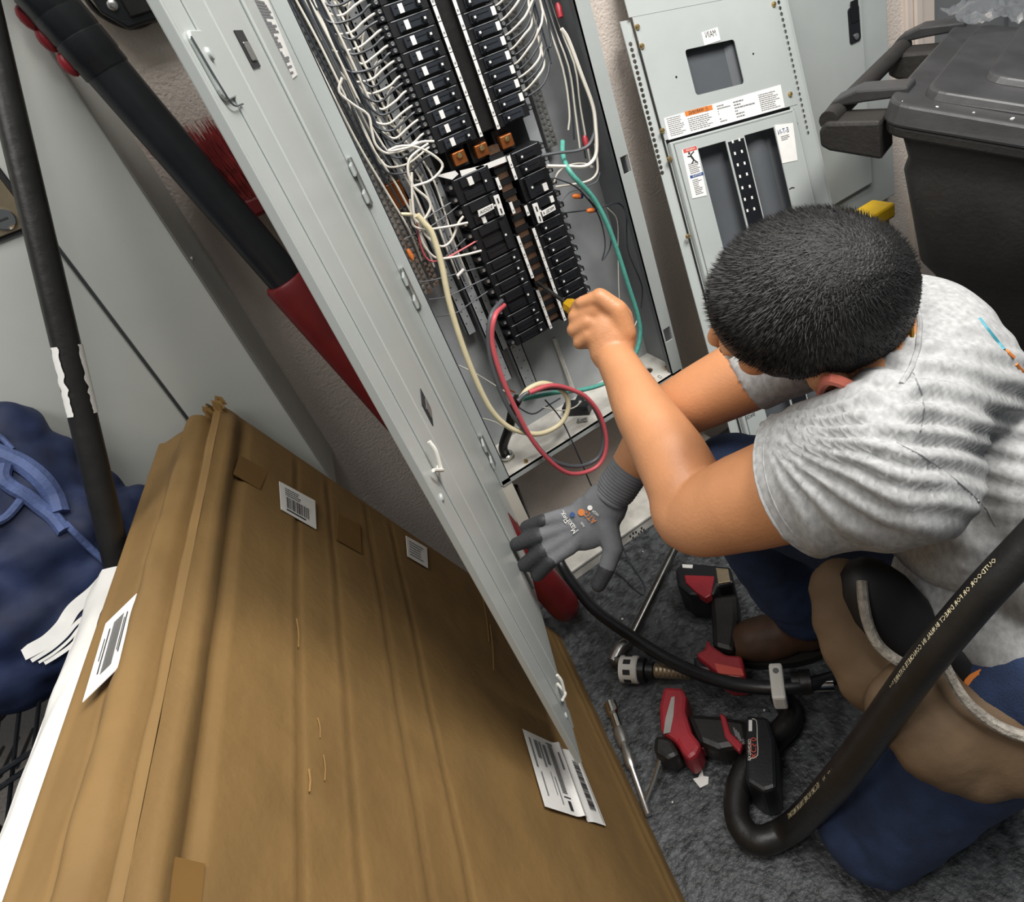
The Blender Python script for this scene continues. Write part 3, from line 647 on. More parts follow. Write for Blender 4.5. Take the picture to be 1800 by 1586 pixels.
for nm, u0, u1, cu in (('left', 0, uL, c4p([(165,370),(445,1510)])), ('right', uR, uEnd, c4p([(1460,15),(1663,1180)]))):
    n = 24; hs = [circ(cu[0][0]+(cu[1][0]-cu[0][0])*i/(n-1), cu[0][1]+(cu[1][1]-cu[0][1])*i/(n-1), .0042, 10) for i in range(n)]
    if nm == 'right': hs = [circ(uR+.012, cu[0][1]+(cu[1][1]-cu[0][1])*i/(n-1), .0042, 10) for i in range(n)]
    hs += [circ(hs[-1][0][0]-.0042, CH*.80+i*.018, .0042, 10) for i in range(int((CH*.18)/.018))]
    b = MB(); CP.sheet(b, [(u0,vtop if nm=='right' else 0),(u1,vtop if nm=='right' else 0),(u1,CH),(u0,CH)], hs, -.012 if nm == 'left' else -.004, -.010 if nm == 'left' else -.002); b.build('perforated_flange', 'grey_paint', C)
b = MB(); CP.slab(b, uEnd, uEnd+.002, -.05, CH, -.020, -.008); CP.slab(b, uEnd, uEnd+.022, -.05, CH, -.020, -.018); b.build('side_return', 'grey_paint', C)
cut = [p for p in c4p([(630,455),(1055,325),(1135,725),(715,850)])]
cu0, cu1 = (cut[0][0]+cut[3][0])/2, (cut[1][0]+cut[2][0])/2; cv0, cv1 = (cut[0][1]+cut[1][1])/2, (cut[2][1]+cut[3][1])/2
hole = rrect(cu0, cv0, cu1, cv1, .006)
b = MB(); CP.sheet(b, [(uL,.0),(uR,.0),(uR,vM),(uL,vM)], [hole]+[circ(*CP.uv(1080+x/5,y/5), .0025, 8) for x, y in ((545,678),(1222,474))], -.002, 0); b.build('top_plate', 'grey_paint', C)
b = MB(); CP.slab(b, uL-.006, uR+.004, -.085, -.001, -.003, -.001); CP.slab(b, uL-.006, uR+.004, -.088, -.085, -.03, -.001); b.build('upper_plate', 'grey_paint', C)
# lower plate: raised frame around two long openings with a number strip between
fu0 = c4p([(500,1290)])[0][0]; fu1 = c4p([(1535,1010)])[0][0]; vF = c4p([(1000,1145)])[0][1]
oL0, oL1 = c6q([(445,160)])[0][0], c6q([(720,95)])[0][0]; oR0, oR1 = c6q([(905,45)])[0][0], c6q([(1205,0)])[0][0]; vO = c6q([(800,60)])[0][1]+.006
vO2 = CH-.10
b = MB(); CP.sheet(b, [(fu0,vF),(fu1,vF),(fu1,CH-.05),(fu0,CH-.05)], [[(oL0,vO),(oL1,vO),(oL1,vO2),(oL0,vO2)], [(oR0,vO),(oR1,vO),(oR1,vO2),(oR0,vO2)]], .010, .012); b.build('lower_plate', 'grey_paint', C)
b = MB()
CP.slab(b, fu0-.008, fu1+.008, vF-.006, vF, -.002, .011); CP.slab(b, fu0-.008, fu0, vF-.006, CH-.05, -.002, .011); CP.slab(b, fu1, fu1+.008, vF-.006, CH-.05, -.002, .011)
b.build('raised_rim', 'grey_paint', C, bevel=.003)
b = MB(); CP.slab(b, uL, fu0-.008, vM, CH, -.003, -.001); CP.slab(b, fu1+.008, uR, vM, CH, -.003, -.001); b.build('border_plate', 'grey_paint', C)
b = MB(); CP.slab(b, oL1+.004, oR0-.004, vO+.004, vO2-.05, .012, .0135); st = b.build('number_strip', 'black_plastic', C)
dg = []
for x, y in ((790,125),(855,105),(812,240),(880,220),(840,352),(907,335),(862,465),(930,442),(885,577),(958,562),(910,690),(980,672),(935,800),(1002,782)):
    u, v = c6q([(x, y)])[0]; dg.append((u-.0022, v-.0028, u+.0022, v+.0028))
prints(CP, st, dg, .0139, 'white_sticker', 'digit')
for x, y in ((198,240),(238,408),(418,1150),(480,1400),(1397,40),(1540,830),(1588,1095)):
    b = MB(); screw(b, CP.px(1080+x/5, y/5, .0005), CP.n, .0045, .005); b.build('screw', 'brass', C, smooth=True)
for x, y in ((385,1045),(1597,745)):
    b = MB(); screw(b, CP.px(1140+x/5.625, 230+y/5.625, .0005), CP.n, .0045, .005); b.build('screw', 'brass', C, smooth=True)
def lab(pts, h, name='paper_label'):
    b = MB(); CP.poly(b, pts, h, h+.0006); return b.build(name, 'white_sticker', C)
def urect(q): return min(p[0] for p in q), min(p[1] for p in q), max(p[0] for p in q), max(p[1] for p in q)
R2 = random.Random(9)
q = c4p([(762,288),(905,240),(930,355),(790,402)]); o = lab(q, .0004); m = np.mean(q, 0)
text('lettering', 'MAIN', CP.pt(m[0], m[1]-.004, .0014), -CP.ex, -CP.ey, .017, 'ink', o, fit=.025)
q = c4p([(432,1042),(1458,745),(1495,945),(475,1232)]); o = lab(q, .0004, 'warning_label')
ua, va = (q[0][0]+q[3][0])/2, (q[0][1]+q[1][1])/2; ub, vb = (q[1][0]+q[2][0])/2, (q[2][1]+q[3][1])/2; w_, h_ = ub-ua, vb-va
b = MB(); CP.slab(b, ua+w_*.17, ua+w_*.395, va+h_*.03, va+h_*.24, .0011, .0014); oo = b.build('orange_band', 'orange', o)
text('lettering', '\u26a0 WARNING', CP.pt(ua+w_*.28, va+h_*.14, .0018), -CP.ex, -CP.ey, .009, 'ink', o, fit=w_*.16)
T = textlines(ua+w_*.02, va+h_*.1, ua+w_*.15, va+h_*.92, 10, R2)+textlines(ua+w_*.18, va+h_*.32, ua+w_*.39, va+h_*.92, 7, R2)+textlines(ua+w_*.43, va+h_*.1, ua+w_*.55, va+h_*.9, 7, R2, .5)+textlines(ua+w_*.57, va+h_*.1, ua+w_*.76, va+h_*.9, 6, R2, .5)+textlines(ua+w_*.79, va+h_*.1, ua+w_*.97, va+h_*.9, 9, R2)
prints(CP, o, T, .0013, 'ink_grey')
q = c6q([(293,205),(438,165),(540,650),(398,682)]); o = lab(q, .0124, 'hazard_label'); e1 = np.array(q[1])-np.array(q[0]); e2 = np.array(q[3])-np.array(q[0])
ua, va = q[0][0]+.002, (q[0][1]+q[1][1])/2; w_ = abs(e1[0]); h_ = np.linalg.norm(e2)
ub = ua+w_
def band(f0, f1, mat, nm): b = MB(); CP.slab(b, ua+.0005, ub-.003, va+h_*f0, va+h_*f1, .0131, .0134); return b.build(nm, mat, o)
band(.0,.075,'red_label','red_band'); band(.54,.60,'blue_label','blue_band')
text('lettering', 'DANGER', CP.pt((ua+ub)/2-.001, va+h_*.038, .0138), -CP.ex, -CP.ey, .005, 'white_sticker', o, fit=w_*.6)
text('lettering', 'NOTICE', CP.pt((ua+ub)/2-.001, va+h_*.57, .0138), -CP.ex, -CP.ey, .005, 'white_sticker', o, fit=w_*.6)
b = MB(); cx, cy = (ua+ub)/2-.002, va+h_*.18
def stick(a, c, w=.0012):
    p, q_ = np.array(a), np.array(c); n_ = np.array([-(q_-p)[1], (q_-p)[0]]); n_ = n_/np.linalg.norm(n_)*w
    b.quad(*[CP.pt(*k, .0134) for k in (p+n_, q_+n_, q_-n_, p-n_)])
stick((cx-.002,cy-.003),(cx+.003,cy+.007),.002); stick((cx-.002,cy-.003),(cx+.008,cy-.008)); stick((cx-.001,cy-.001),(cx-.009,cy-.002)); stick((cx+.003,cy+.007),(cx-.004,cy+.013)); stick((cx+.003,cy+.007),(cx+.010,cy+.014))
b.quad(*[CP.pt(cx-.0035+.003*math.cos(t*1.57), cy-.007+.003*math.sin(t*1.57), .0134) for t in range(4)])
b.build('pictogram', 'ink', o)
prints(CP, o, textlines(ua+.003, va+h_*.30, ub-.005, va+h_*.52, 6, R2)+textlines(ua+.003, va+h_*.63, ub-.005, va+h_*.96, 9, R2, .7), .0134, 'ink_grey')
q = c6q([(1205,-40),(1385,-60),(1430,305),(1280,337)]); o = lab(q, .0124, 'maker_label'); m = np.mean(q, 0)
text('lettering', 'E-T-N', CP.pt(m[0]-.003, q[0][1]+.016, .0136), -CP.ex, -CP.ey, .014, 'blue_label', o, fit=.027)
prints(CP, o, textlines(m[0]-.012, q[0][1]+.024, m[0]+.010, q[0][1]+.034, 3, R2), .0134, 'ink_grey')
text('lettering', 'SPACES', CP.px(1312, 730, .0135), -CP.ex, -CP.ey, .010, 'ink', C, fit=.024)
b = MB(); b.tube([CP.px(1380,335,.0125), CP.px(1384,332,.0128), CP.px(1389,332,.0125)], .0009, 5, 3); b.build('scratch_mark', 'ink', C)
# second sheet behind it, seen dark through the openings
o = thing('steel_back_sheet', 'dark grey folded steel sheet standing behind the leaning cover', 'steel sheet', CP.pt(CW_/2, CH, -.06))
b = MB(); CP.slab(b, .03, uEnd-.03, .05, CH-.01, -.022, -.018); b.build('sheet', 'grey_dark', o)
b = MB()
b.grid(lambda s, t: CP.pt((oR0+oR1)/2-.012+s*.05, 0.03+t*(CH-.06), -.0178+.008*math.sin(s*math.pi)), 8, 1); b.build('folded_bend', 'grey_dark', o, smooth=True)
# ------------------------------------------------------------------ wall cabinet at the right, with its recessed latch
YC = WL-.034
O_ = thing('wall_cabinet', 'grey steel wall cabinet with black latch behind the leaning cover', 'cabinet', (1.2, WL, .40))
XR_ = PY(1563,0,YC)[0]; XD_ = PY(1511,0,YC)[0]; ZC0 = PY(1555,355,YC)[2]; ZD0 = PY(1490,345,YC)[2]
MB().box(1.0, XR_, YC+.006, WL, ZC0, 1.7).build('body', 'grey_paint', O_, bevel=.003)
dr = MB().box(1.02, XD_, YC-.006, YC+.006, ZD0, 1.68).build('door', 'grey_paint', O_, bevel=.003)
lp = PL((0, YC-.006, 0), (1,0,0), (0,0,1))
q = [lp.uv(1350+x/3.964, y/3.964) for x, y in ((550,50),(620,20),(643,285),(575,322))]
b = MB(); lp.poly(b, rrect(min(p[0] for p in q), min(p[1] for p in q)+.004, max(p[0] for p in q), max(p[1] for p in q)-.004, .006), 0, .003); o = b.build('latch_plate', 'black_plastic', dr, bevel=.001)
u, v = lp.uv(1350+607/3.964, 255/3.964); b = MB(); b.lathe(lp.pt(u, v, .003), lp.n, [(0,.007),(.002,.007),(.003,.003)], 12); b.build('lock_cylinder', 'steel', dr, smooth=True)
b = MB(); lp.slab(b, u-.012, u+.012, v+.03, v+.075, .003, .0045); b.build('paddle', 'black_side', dr, bevel=.001)
# ------------------------------------------------------------------ shallow cabinet on the left wall
YF = 1.044
xf, xb = PY(262, 350, YF)[0], PY(337, 400, WL)[0]; zb_ = PY(560, 812, WL-.02)[2]
Q = thing('tall_cabinet', 'flat grey steel cabinet on the left wall with key lock', 'cabinet', (-.45, WL, zb_))
b = MB(); b.prism([(-1.0, YF), (xf, YF), (xb, WL-.001), (-1.0, WL-.001)], (0,0,zb_), (1,0,0), (0,1,0), (0,0,1.75-zb_)); b.build('body', 'grey_cabinet', Q, bevel=.002)
xs = PY(205, 568, YF)[0]
MB().box(-1.0, xs-.0025, YF-.012, YF, zb_+.01, 1.74).build('door', 'grey_cabinet', Q, bevel=.002)
MB().box(xs+.0025, xf-.001, YF-.012, YF, zb_+.01, 1.74).build('door', 'grey_cabinet', Q, bevel=.002)
MB().box(xs-.0025, xs+.0025, YF-.004, YF-.001, zb_+.01, 1.74).build('door_gap', 'grey_dark', Q)
kp = PL((0, YF-.012, 0), (1,0,0), (0,0,1)); u, v = kp.uv(10, 384)
b = MB(); kp.poly(b, rrect(u-.045, v-.016, u+.022, v+.090, .004), 0, .006); o = b.build('lock_plate', 'lock_plate', Q, bevel=.001)
b = MB(); kp.poly(b, rrect(u-.049, v-.021, u+.025, v+.092, .005), 0, .003); b.build('lock_backing', 'ink', Q)
b = MB(); b.lathe(kp.pt(u-.001, v, .006), kp.n, [(0,.0125),(.002,.0125),(.0025,.011),(.0022,.004)], 20); k = b.build('key_cylinder', 'chrome', o, smooth=True)
b = MB(); kp.slab(b, u-.006, u+.004, v-.0014, v+.0014, .0085, .0092); b.build('key_slot', 'ink', o)
for q in ((66,45),(334,457),(545,738),(555,784)):
    t_ = (q[0]-262)/1; c = PY(q[0], q[1], YF+.02 if q[1] < 500 else WL-.03); b = MB(); screw(b, (xf+.002, c[1], c[2]), (1,-.1,0), .004, .004); b.build('screw', 'steel', Q, smooth=True)
# black lock box high on the wall
c = PY(228, 8, WL); o = thing('key_box', 'black wall box with a drooping cord at the top edge', 'wall box', (c[0], WL, c[2]-.03))
b = MB(); b.prism([(-.05,-.014),(-.03,-.040),(.030,-.040),(.045,-.022),(.045,.08),(-.05,.08)], (c[0]+.012, WL-.035, c[2]+.012), (1,0,0), (0,0,1), (0,.035,0)); b.build('case', 'black_plastic', o, bevel=.003)
b = MB(); b.prism([(-.02,-.030),(.028,-.030),(.036,-.018),(.036,.07),(-.02,.07)], (c[0]+.012, WL-.041, c[2]+.012), (1,0,0), (0,0,1), (0,.006,0)); b.build('cover_plate', 'black_rubber', o, bevel=.002)
b = MB(); screw(b, (PY(198,9,WL-.036)[0], WL-.035, PY(198,9,WL-.036)[2]), (0,-1,0), .006, .004); b.build('screw', 'steel', o, smooth=True)
b = MB(); b.tube([PY(x, y, WL-.015) for x, y in ((140,-20),(165,15),(195,36),(225,47),(250,44),(266,34),(270,26))], .0035, 8, 5); b.build('cord', 'black_rubber', o, smooth=True)
# ------------------------------------------------------------------ the big flat carton leaning in the foreground
from mathutils.bvhtree import BVHTree
A3 = FL(985, 1118); B3 = FL(1205, 1586); d3 = nrm(B3-A3); T3 = ONP(390, 712, A3, d3); T4 = ONP(300, 772, A3, d3)
CF = PL(A3, d3, T3-A3); HC = float(np.linalg.norm(T3-A3)); LC = 1.02; TV = T4-T3; TV = TV*(.105/np.linalg.norm(TV)); BK = -CF.n*.095
print('carton', HC, LC, TV, BK)
CT = thing('cardboard_carton', 'large flat brown cardboard carton leaning in the foreground', 'carton', CF.pt(LC/2, 0)+BK/2)
vcre = [CF.uv(x, y)[1] for x, y in ((520,800),(575,840),(640,880),(690,940),(1000,1180),(1030,1200))]
def face(s, t):
    u = s*LC; v = t*HC; h = .0016*mnoise.noise(Vector((u*6, v*9, 1)))+.0012*mnoise.noise(Vector((u*22, v*26, 4)))
    for i, c in enumerate(vcre): h -= .0022*math.exp(-((v-c)/.0035)**2)-(.0012*math.exp(-((v-c-.007)/.004)**2))
    h += .006*math.exp(-((v-HC+.018)/.010)**2)*(1+.4*mnoise.noise(Vector((u*9, 2, 2))))-.006*math.exp(-((v-HC+.04)/.006)**2)
    h += .004*math.exp(-((v-.03)/.02)**2)
    h *= min(1, s*25+.15)
    return CF.pt(u, v, h)
MB().grid(face, 120, 150).build('front_panel', 'carton', CT, smooth=1.2)
tn = nrm(np.cross(CF.ex, TV)); tn = tn if tn @ np.array([0,0,1]) > 0 else -tn
def topf(s, t):
    u = s*LC; n1 = mnoise.noise(Vector((u*5, t*2, 7))); n2 = mnoise.noise(Vector((u*20, t*5, 3)))
    tt = t+.03*n1
    h = .011*math.exp(-((tt-.42)/.13)**2)*(1+.4*n1)+.004*n2*math.exp(-((tt-.4)/.3)**2)-.016*math.exp(-((tt-.20)/.05)**2)+.004*math.exp(-((tt-.06)/.05)**2)-.004*math.exp(-((tt-.60)/.03)**2)*(.6+n1)+.005*math.exp(-((t-.97)/.04)**2)
    e = min(1, t*12)*min(1, (1-t)*12+.2)
    return CF.pt(u, HC, 0)+TV*t+tn*h*e
MB().grid(topf, 110, 44).build('top_flap', 'carton', CT, smooth=1.2)
q0, q1 = CF.pt(0, 0), CF.pt(LC, 0); w0, w1 = q0+BK, q1+BK; t0, t1 = CF.pt(0, HC)+TV, CF.pt(LC, HC)+TV
MB().quad(w0, w1, t1, t0).build('back_panel', 'carton', CT); MB().quad(q0, w0, w1, q1).build('bottom_panel', 'carton', CT)
MB().quad(q0, w0, t0, CF.pt(0, HC)).build('end_panel', 'carton', CT); MB().quad(q1, w1, t1, CF.pt(LC, HC)).build('end_panel', 'carton', CT)
c = CF.pt(.0, HC)+TV*.15; b = MB(); rr = random.Random(1)
for i in range(14):
    a = c+TV*rr.uniform(-.15,.12)+CF.ex*rr.uniform(-.006,.02); d = nrm((rr.uniform(-.5,.5), rr.uniform(-.3,.6), 1)); s_ = nrm(np.cross(d, (rr.random(), rr.random(), .3)))*.008
    b.add([a-s_, a+s_, a+s_*.6+d*rr.uniform(.008,.02), a-s_*.5+d*.012], [(0,1,2,3)])
b.build('torn_corner', 'carton_edge', CT)
TP = PL(CF.pt(0, HC)+tn*.003, CF.ex, TV, tn)
def flab(pl, pts, h, name, mat='white_sticker', parent=None): b = MB(); pl.poly(b, [pl.uv(x, y) for x, y in pts], h, h+.0008); return b.build(name, mat, parent or CT)
R2 = random.Random(21)
def quadprint(pl, o, pts, rects, h, mat='ink'):
    """rects in the unit square of the four label corners"""
    P = [np.array(pl.uv(*p)) for p in pts]; b = MB()
    f = lambda s, t: (P[0]*(1-s)+P[1]*s)*(1-t)+(P[3]*(1-s)+P[2]*s)*t
    for s0, t0_, s1, t1_ in rects: b.quad(*[pl.pt(*f(s, t), h) for s, t in ((s0,t0_),(s1,t0_),(s1,t1_),(s0,t1_))])
    return b.build('print', mat, o, kind='stuff')
L1 = ((488,849),(551,883),(553,933),(491,898)); o = flab(CF, L1, .0026, 'barcode_label')
quadprint(CF, o, L1, barcode(.16,.45,.8,.84,34,R2)+textlines(.14,.12,.6,.42,4,R2)+[(.15,.88,.7,.93)], .0037)
L2 = ((711,944),(748,965),(750,1001),(714,980)); o = flab(CF, L2, .0026, 'small_label'); quadprint(CF, o, L2, textlines(.12,.15,.85,.9,6,R2), .0037, 'ink_grey')
L3 = ((914,1285),(1012,1330),(1061,1456),(953,1422))
PP = [np.array(CF.uv(*p)) for p in L3]
def shp(s, t, k=0):
    p = (PP[0]*(1-s)+PP[1]*s)*(1-t)+(PP[3]*(1-s)+PP[2]*s)*t
    return CF.pt(p[0], p[1], .0045+k+.006*math.exp(-((s-.60)/.05)**2)-.003*math.exp(-((s-.70)/.05)**2))
o = MB().grid(lambda s, t: shp(s, t), 24, 8).build('shipping_label', 'white_sticker', CT, smooth=True)
b = MB()
def strips(rects):
    for s0, t0_, s1, t1_ in rects: b.quad(shp(s0,t0_,.0009), shp(s1,t0_,.0009), shp(s1,t1_,.0009), shp(s0,t1_,.0009))
R3 = random.Random(4); a = .16
while a < .84: w = R3.choice((.005,.008,.013)); strips([(.80,a,.91,a+w)]); a += w+R3.choice((.005,.008))
strips([(.965,.02,.972,.98),(.36,.06,.475,.075),(.38,.78,.49,.795)]+[(.38,.09+.022*i,.46,.10+.022*i) for i in range(30)]+[(.42,.83,.47,.95)])
b.build('print', 'ink', o, kind='stuff')
b = MB(); strips([(.14,.1,.20,.35),(.22,.1,.25,.45),(.28,.12,.33,.4),(.06,.1,.09,.5),(.53,.15,.55,.4),(.1,.55,.12,.85),(.27,.5,.28,.8),(.32,.55,.335,.9)]); b.build('fine_print', 'ink_grey', o, kind='stuff')
L4 = ((250,1050),(221,1178),(157,1241),(196,1103)); o = flab(TP, L4, .006, 'edge_barcode_label')
quadprint(TP, o, L4, [(a_, .30, a_+.012, .62) for a_ in np.arange(.16,.84,.021)]+[(.2,.15,.75,.19),(.25,.22,.7,.25),(.2,.70,.8,.74),(.3,.80,.6,.83)], .0075)
for nm, pts in (('tape_patch',((420,802),(470,830),(455,862),(408,835))), ('tape_patch',((592,905),(632,925),(634,975),(590,950))), ('tape_patch',((255,1498),(357,1522),(350,1590),(245,1590)))):
    flab(CF, pts, .0012, nm, 'carton_tape')
for x0, y0, x1, y1, w in ((519,1090,522,1140,.0006),(556,1265,560,1300,.0005),(540,1355,541,1395,.0008),(566,1330,568,1375,.0005),(860,1100,866,1180,.0006),(845,1040,858,1130,.0005)):
    b = MB(); b.tube([CF.px(x0, y0, .002), CF.px((x0+x1)/2+1, (y0+y1)/2, .0026), CF.px(x1, y1, .002)], w, 5, 4); b.build('scuff', 'carton_edge', CT, smooth=True)
# white board behind the carton
u0 = .255; WV = TV*1.0; wo = CF.pt(0, HC)+TV*1.05
b = MB(); wt = nrm(TV)*.030
def wb(s, t): p = wo+CF.ex*(u0+s*(LC-u0))-CF.ey*.004+wt*t; return p+np.array([0,0,.004*mnoise.noise(Vector((s*14, t*3, 9)))+.006*math.sin(t*math.pi)])
b.grid(wb, 60, 6); o = tag(b.build('foam_board', 'white_board', smooth=1.0), 'crumpled white wrapped board standing behind the carton', 'board')
BASE_b = BASE[o.name]; e0 = wo+CF.ex*u0-CF.ey*.004; e1 = wo+CF.ex*LC-CF.ey*.004; dn = -CF.ey*.62
b = MB(); b.obox(e0+dn, CF.ex*(LC-u0), wt, -dn); b.build('core', 'white_board', o)
# ------------------------------------------------------------------ lumpy forms: union of blobs, remeshed to one skin
def lump(mb, name, mat, parent, voxel, smooth=4, disp=None, post=None):
    tmp = bpy.data.objects.new('tmp', mb.mesh('tmp', mat, np.zeros(3))); COL.objects.link(tmp)
    m = tmp.modifiers.new('r', 'REMESH'); m.mode = 'VOXEL'; m.voxel_size = voxel
    if smooth: s = tmp.modifiers.new('s', 'SMOOTH'); s.factor = .5; s.iterations = smooth
    bpy.context.view_layer.update()
    me = bpy.data.meshes.new_from_object(tmp.evaluated_get(bpy.context.evaluated_depsgraph_get())); bpy.data.objects.remove(tmp, do_unlink=True)
    n = len(me.vertices); co = np.empty(n*3); me.vertices.foreach_get('co', co); co = co.reshape(-1,3)
    if disp is not None:
        no = np.empty(n*3); me.vertices.foreach_get('normal', no); no = no.reshape(-1,3); co = co+no*disp(co, no)[:,None]
    bvh = None
    off = np.array([co[:,0].mean(), co[:,1].mean(), co[:,2].min()]) if parent is None else BASE[parent.name]
    faces = [tuple(p.vertices) for p in me.polygons]
    me.vertices.foreach_set('co', (co-off).ravel()); me.update(); me.shade_smooth()
    me.materials.clear(); me.materials.append(mt(mat)); me.name = name
    o = bpy.data.objects.new(name, me); COL.objects.link(o); BASE[o.name] = off
    if parent is None: o.location = off
    else: o.parent = parent
    return o, BVHTree.FromPolygons([tuple(p) for p in co], faces)
def hit(bvh, x, y, lift=.001, default=None):
    r = ray(x, y); p, nn, i, dd = bvh.ray_cast(Vector(EYE), Vector(r))
    if p is None: return default
    return np.array(p)-nrm(r)*lift
def fbm(co, sc, seed):
    return np.array([mnoise.noise(Vector((p[0]*sc+seed, p[1]*sc, p[2]*sc))) for p in co])
# sports bag in a wire cart, far left
BG = thing('sports_bag', 'navy blue sports bag with white stripes slumped beside the carton', 'bag', PY(90, 1150, .92)*np.array([1,1,1]))
b = MB()
for x, y, d, r in ((-110,900,.80,.120),(10,915,.815,.100),(90,960,.82,.085),(160,985,.835,.065),(200,940,.85,.050),(-80,1060,.78,.110),(50,1070,.80,.080),(110,1110,.80,.060),(-10,780,.82,.055),(70,815,.84,.04),(150,870,.86,.04),(235,905,.87,.032),(150,1055,.83,.060),(100,1145,.81,.055),(35,1150,.79,.065),(175,1020,.84,.05)):
    b.ball(K(x, y, d), r, 16, 12)
def bagdisp(co, no): return .010*fbm(co, 12, 2)+.007*fbm(co, 28, 5)+.007*np.abs(fbm(co, 20, 8))
bag, bb = lump(b, 'body', 'bag_blue', BG, .006, 6, bagdisp)
def ribbon(mb, bvh, path, w, lift=.003):
    P = [hit(bvh, x, y, lift, K(x, y, .73)) for x, y in path]; P = spline(P, 5)
    for i in range(len(P)-1):
        t = nrm(P[i+1]-P[i]+1e-9); s_ = nrm(np.cross(t, EYE-P[i]))*w/2; 
        if i == 0: prev = (P[0]-s_, P[0]+s_)
        cur = (P[i+1]-s_, P[i+1]+s_); mb.add([prev[0], prev[1], cur[1], cur[0]], [(0,1,2,3)]); prev = cur
    return mb
b = MB(); ribbon(b, bb, [(190,1012),(165,1040),(130,1070),(110,1100),(85,1125),(60,1140),(40,1150)], .015, .004); b.build('wide_white_stripe', 'white_sticker', BG, smooth=True)
for pth, w in (([(184,1050),(160,1075),(135,1095),(115,1118),(90,1140),(55,1162)], .0045), ([(180,1065),(158,1085),(138,1105),(122,1125),(95,1148),(68,1165)], .003), ([(172,1088),(150,1108),(125,1135),(100,1153),(78,1166)], .0045)):
    b = MB(); ribbon(b, bb, pth, w, .006); b.build('thin_white_stripe', 'white_sticker', BG, smooth=True)
for pth, r in (([(-10,795),(15,805),(45,820),(75,845),(95,875),(105,905)], .011), ([(8,820),(5,840),(20,855),(45,870),(70,890),(95,910),(115,935)], .008), ([(38,878),(25,895),(10,910),(-10,920)], .005), ([(115,920),(130,935),(160,965),(188,990)], .004), ([(-10,760),(5,772),(22,790)], .003)):
    b = MB(); b.tube([hit(bb, x, y, .003, K(x, y, .73)) for x, y in pth], r, 8, 4); b.build('strap', 'strap_blue', BG, smooth=True)
# wire cart under the bag
G = thing('wire_cart', 'black wire cart under the sports bag at lower left', 'cart', PY(40, 1420, .8)*np.array([1,1,0]))
def rod(px, r=.0028, Y=.80): MB().tube([PY(x, y, Y) if len(q) == 2 else PY(x, y, q[2]) for q in px for x, y in [q[:2]]], r, 6, 3).build('rod', 'black_plastic', G, smooth=True)
for i in range(2): rod([(-60,1400+i*26),(20,1345+i*26),(115,1285+i*22)], .0035)
for x in (-40,-10,25,58,92): rod([(x+16,1190),(x,1330),(x-28,1580)], .0026, .805)
rod([(-60,1520),(0,1470),(60,1425)], .003); rod([(-60,1330),(20,1240),(60,1200)], .004, .86); rod([(-60,1560),(20,1500),(90,1450)], .003, .95)
for i in range(5): rod([(-60+i*30,1400-i*17,.80),(-20+i*26,1330-i*16,1.02)], .0024)
for x in (-70, 110):
    c = PY(x, 1420, .82); MB().tube([c, (c[0], c[1], .05)], .006, 8, 1).build('leg', 'black_plastic', G, smooth=True)
    MB().lathe((c[0]-.012, c[1], .045), (1,0,0), [(0,.02),(.002,.044),(.022,.044),(.024,.02)], 18).build('wheel', 'black_rubber', G, smooth=True)
# ------------------------------------------------------------------ poles
P1, P2 = PY(-34, -25, .975), PY(196, 945, .815); dd = nrm(P2-P1); L_ = np.linalg.norm(P2-P1)
b = MB(); b.cyl(P1-dd*.25, P2+dd*.30, .0140, n=18); po = tag(b.build('black_pole', 'black_rubber', smooth=True), 'slim black pole with torn white tape, leaning at far left', 'pole')
def along(px, py): r = ray(px, py); n_ = np.cross(r, np.cross(r, dd)); t = ((EYE-P1) @ n_)/(dd @ n_); return float(t)
s0, s1 = along(117, 608), along(149, 728)
def tape(s, t):
    hgt = s0+(s1-s0)*t; ang0 = -2.0+.22*mnoise.noise(Vector((t*9, 0, 3))); ang = ang0+(s)*(3.6+.2*mnoise.noise(Vector((t*14, 5, 3))))
    f1, f2 = b.frame(dd); vd = nrm(EYE-(P1+dd*hgt)); vd = nrm(vd-dd*np.dot(vd, dd)); sd = np.cross(dd, vd); rgt = CW((1,0,0)); sg = 1 if np.dot(sd, rgt) > 0 else -1
    return P1+dd*hgt+(vd*math.cos(ang+.35)+sd*sg*math.sin(ang+.35)*1)*.0152
MB().grid(lambda s, t: tape(s*.42+.66, t), 10, 26).build('white_tape', 'white_sticker', po, smooth=True)
MB().grid(lambda s, t: tape(s*.16+.14, t), 6, 26).build('white_tape', 'white_sticker', po, smooth=True)
Q1, Q2 = PY(66, -20, 1.0), FL(1003, 1078, .040); qd = nrm(Q2-Q1); QL = np.linalg.norm(Q2-Q1)
o = thing('extension_pole', 'thick black telescopic pole with red lower sleeve, leaning behind the door', 'pole', (Q2[0], Q2[1], 0))
def al2(px, py): r = ray(px, py); n_ = np.cross(r, np.cross(r, qd)); return float(((EYE-Q1) @ n_)/(qd @ n_))
sr = al2(505, 487)
b = MB(); b.cyl(Q1-qd*.3, Q1+qd*(sr+.03), .0250, n=20); b.build('tube', 'black_plastic', o, smooth=True)
b = MB(); b.lathe(Q1+qd*sr, qd, [(0,.030),(.004,.0325),(.02,.0325),(QL-sr-.06,.0325),(QL-sr-.03,.032),(QL-sr-.01,.026),(QL-sr-.002,.014)], 20); b.build('red_sleeve', 'red_dark', o, smooth=True)
